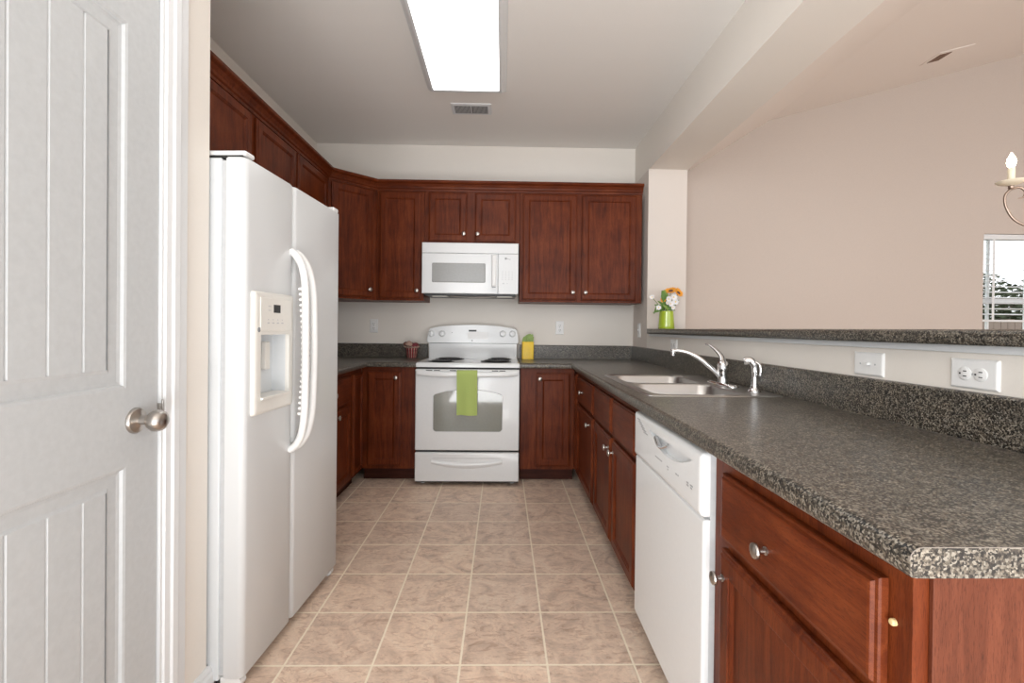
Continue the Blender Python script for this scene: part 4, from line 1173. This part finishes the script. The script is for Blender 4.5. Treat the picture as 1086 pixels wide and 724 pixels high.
def leafshape(bm, base, tip, wd, up=V((0, -1, .3))):
    base, tip = V(base), V(tip); d = tip - base; s = d.cross(up).normalized()
    n_ = 7; top_ = []; bt = []
    for k in range(n_ + 1):
        u = k / n_; w3 = wd * math.sin(PI * min(1, u * .92 + .04)) ** .8; c_ = base + d * u + up.normalized() * (.010 * math.sin(PI * u))
        top_.append((c_ - s * w3 / 2, c_ + up.normalized() * .002, c_ + s * w3 / 2))
    rows = [[bm.verts.new(v) for v in r3] for r3 in top_]; rows2 = [[bm.verts.new(v - up.normalized() * .0008) for v in r3] for r3 in top_]
    for A, B in zip(rows, rows[1:]):
        for k in range(2): bm.faces.new((A[k], A[k + 1], B[k + 1], B[k]))
    for A, B in zip(rows2, rows2[1:]):
        for k in range(2): bm.faces.new((A[k + 1], A[k], B[k], B[k + 1]))
lf = thing('foliage_sprig', 'green leaves filling the bouquet around the vase rim', 'foliage', vt)
b = bmesh.new()
for (x0_, y0_), (x1_, y1_), wd in (((706, 327), (694, 323), .022), ((704, 328), (692.5, 331.5), .018), ((707, 325), (702, 308), .045), ((708, 328), (697.5, 319), .022), ((708, 327), (716, 329), .022), ((703, 329), (696.5, 328.5), .018), ((708, 326), (703, 320), .030), ((707, 329), (709, 321), .035), ((696, 324), (693.5, 333), .012), ((712, 327), (720, 318), .02), ((706, 330), (712, 325), .028), ((705, 329), (700, 324), .03)):
    leafshape(b, px(x0_, y0_, 3.585), px(x1_, y1_, 3.572), wd)
obj('leaves', b, M['leaf'], lf)
b = bmesh.new(); leafshape(b, px(704.5, 321, 3.59), px(704.5, 307.5, 3.58), .058); leafshape(b, px(709, 330, 3.56), px(703, 323, 3.555), .02); obj('broad_leaf', b, M['leaf2'], lf, label='broad lighter green leaf')

# yellow canister
t = thing('canister', 'yellow canister with crumpled green tissue on top, right of the stove', 'canister', (.218, 4.06, CT))
b = bmesh.new(); ringpanel(b, lambda u, d, z: V((u, z, d)), .1685, .2695, 4.022, 4.112, [(0, CT + .0006), (0, CT + .147), (.002, CT + .150), (.005, CT + .150), (.006, CT + .13)], rad=.010, cs=3)
obj('tin', b, M['yellow'], t, True, angle=50)
b = bmesh.new()
for (x0_, z0_), (x1_, z1_), wd, yy in (((.180, .138), (.215, .185), .050, 4.05), ((.190, .138), (.246, .206), .050, 4.06), ((.205, .138), (.262, .204), .040, 4.045), ((.225, .138), (.268, .185), .040, 4.05), ((.170, .142), (.214, .172), .036, 4.03), ((.262, .142), (.232, .180), .040, 4.035), ((.200, .138), (.225, .195), .050, 4.08)):
    leafshape(b, (x0_, yy, CT + z0_ + .008), (x1_, yy + .008, CT + z1_ + .008), wd, V((random.uniform(-.5, .5), -1, random.uniform(.1, .7))))
obj('tissue', b, M['greencl'], t)
# potpourri basket
BX, BY = -.778, 4.045
t = thing('potpourri_basket', 'small red and cream striped basket of dried potpourri left of the stove', 'basket', (BX, BY, CT))
b = bmesh.new(); lathe(b, [(.040, .0006), (.042, .004), (.052, .088), (.049, .088), (.040, .012), (0, .010)], (BX, BY, CT), (0, 0, 1), 28); o = obj('basket', b, M['plaid'], t, True, angle=50)
b = bmesh.new(); seg = 40
A = [b.verts.new((BX + .049 * math.cos(2 * PI * k / seg), BY + .049 * math.sin(2 * PI * k / seg), CT + .084)) for k in range(seg)]
B = [b.verts.new((BX + (.062 + .007 * math.sin(k * 2.2)) * math.cos(2 * PI * k / seg), BY + (.062 + .007 * math.sin(k * 2.2)) * math.sin(2 * PI * k / seg), CT + .100 + .006 * math.cos(k * 2.2))) for k in range(seg)]
D = [b.verts.new((BX + .046 * math.cos(2 * PI * k / seg), BY + .046 * math.sin(2 * PI * k / seg), CT + .092)) for k in range(seg)]
for k in range(seg): b.faces.new((A[k], A[(k + 1) % seg], B[(k + 1) % seg], B[k])); b.faces.new((B[k], B[(k + 1) % seg], D[(k + 1) % seg], D[k]))
obj('ruffle', b, M['pod2'], t, label='pale ruffled cloth edge')
def lump(bm, c_, r_, sq=1.0):
    q = bmesh.new(); bmesh.ops.create_icosphere(q, subdivisions=2, radius=1)
    rnd = random.uniform(0, 6)
    for v in q.verts:
        f = 1 + .18 * math.sin(5 * v.co.x + rnd) * math.cos(4 * v.co.y + rnd) + .08 * math.sin(9 * v.co.z)
        v.co = V((v.co.x * r_ * f, v.co.y * r_ * f, v.co.z * r_ * sq * f)) + V(c_)
    merge(bm, q)
for nm, mt, n_, lst in (('dried_pods', 'pod', 0, [(-.045, -.02, .098, .020), (.005, .01, .082, .026), (-.015, .025, .090, .022), (.035, .015, .088, .022)]),
                        ('dried_petals', 'pod2', 0, [(-.018, -.022, .100, .026), (-.002, -.030, .092, .018), (-.03, .005, .096, .02)]),
                        ('dried_berries', 'pod3', 0, [(.028, -.022, .088, .021), (.012, -.034, .080, .014), (.044, -.006, .088, .014)])):
    b = bmesh.new()
    for dx, dy, dz, r_ in lst: lump(b, (BX + dx, BY + dy, CT + dz + .022), r_ * 1.12, .85)
    obj(nm, b, M[mt], t, True, angle=70)
print('objects', len(bpy.data.objects))
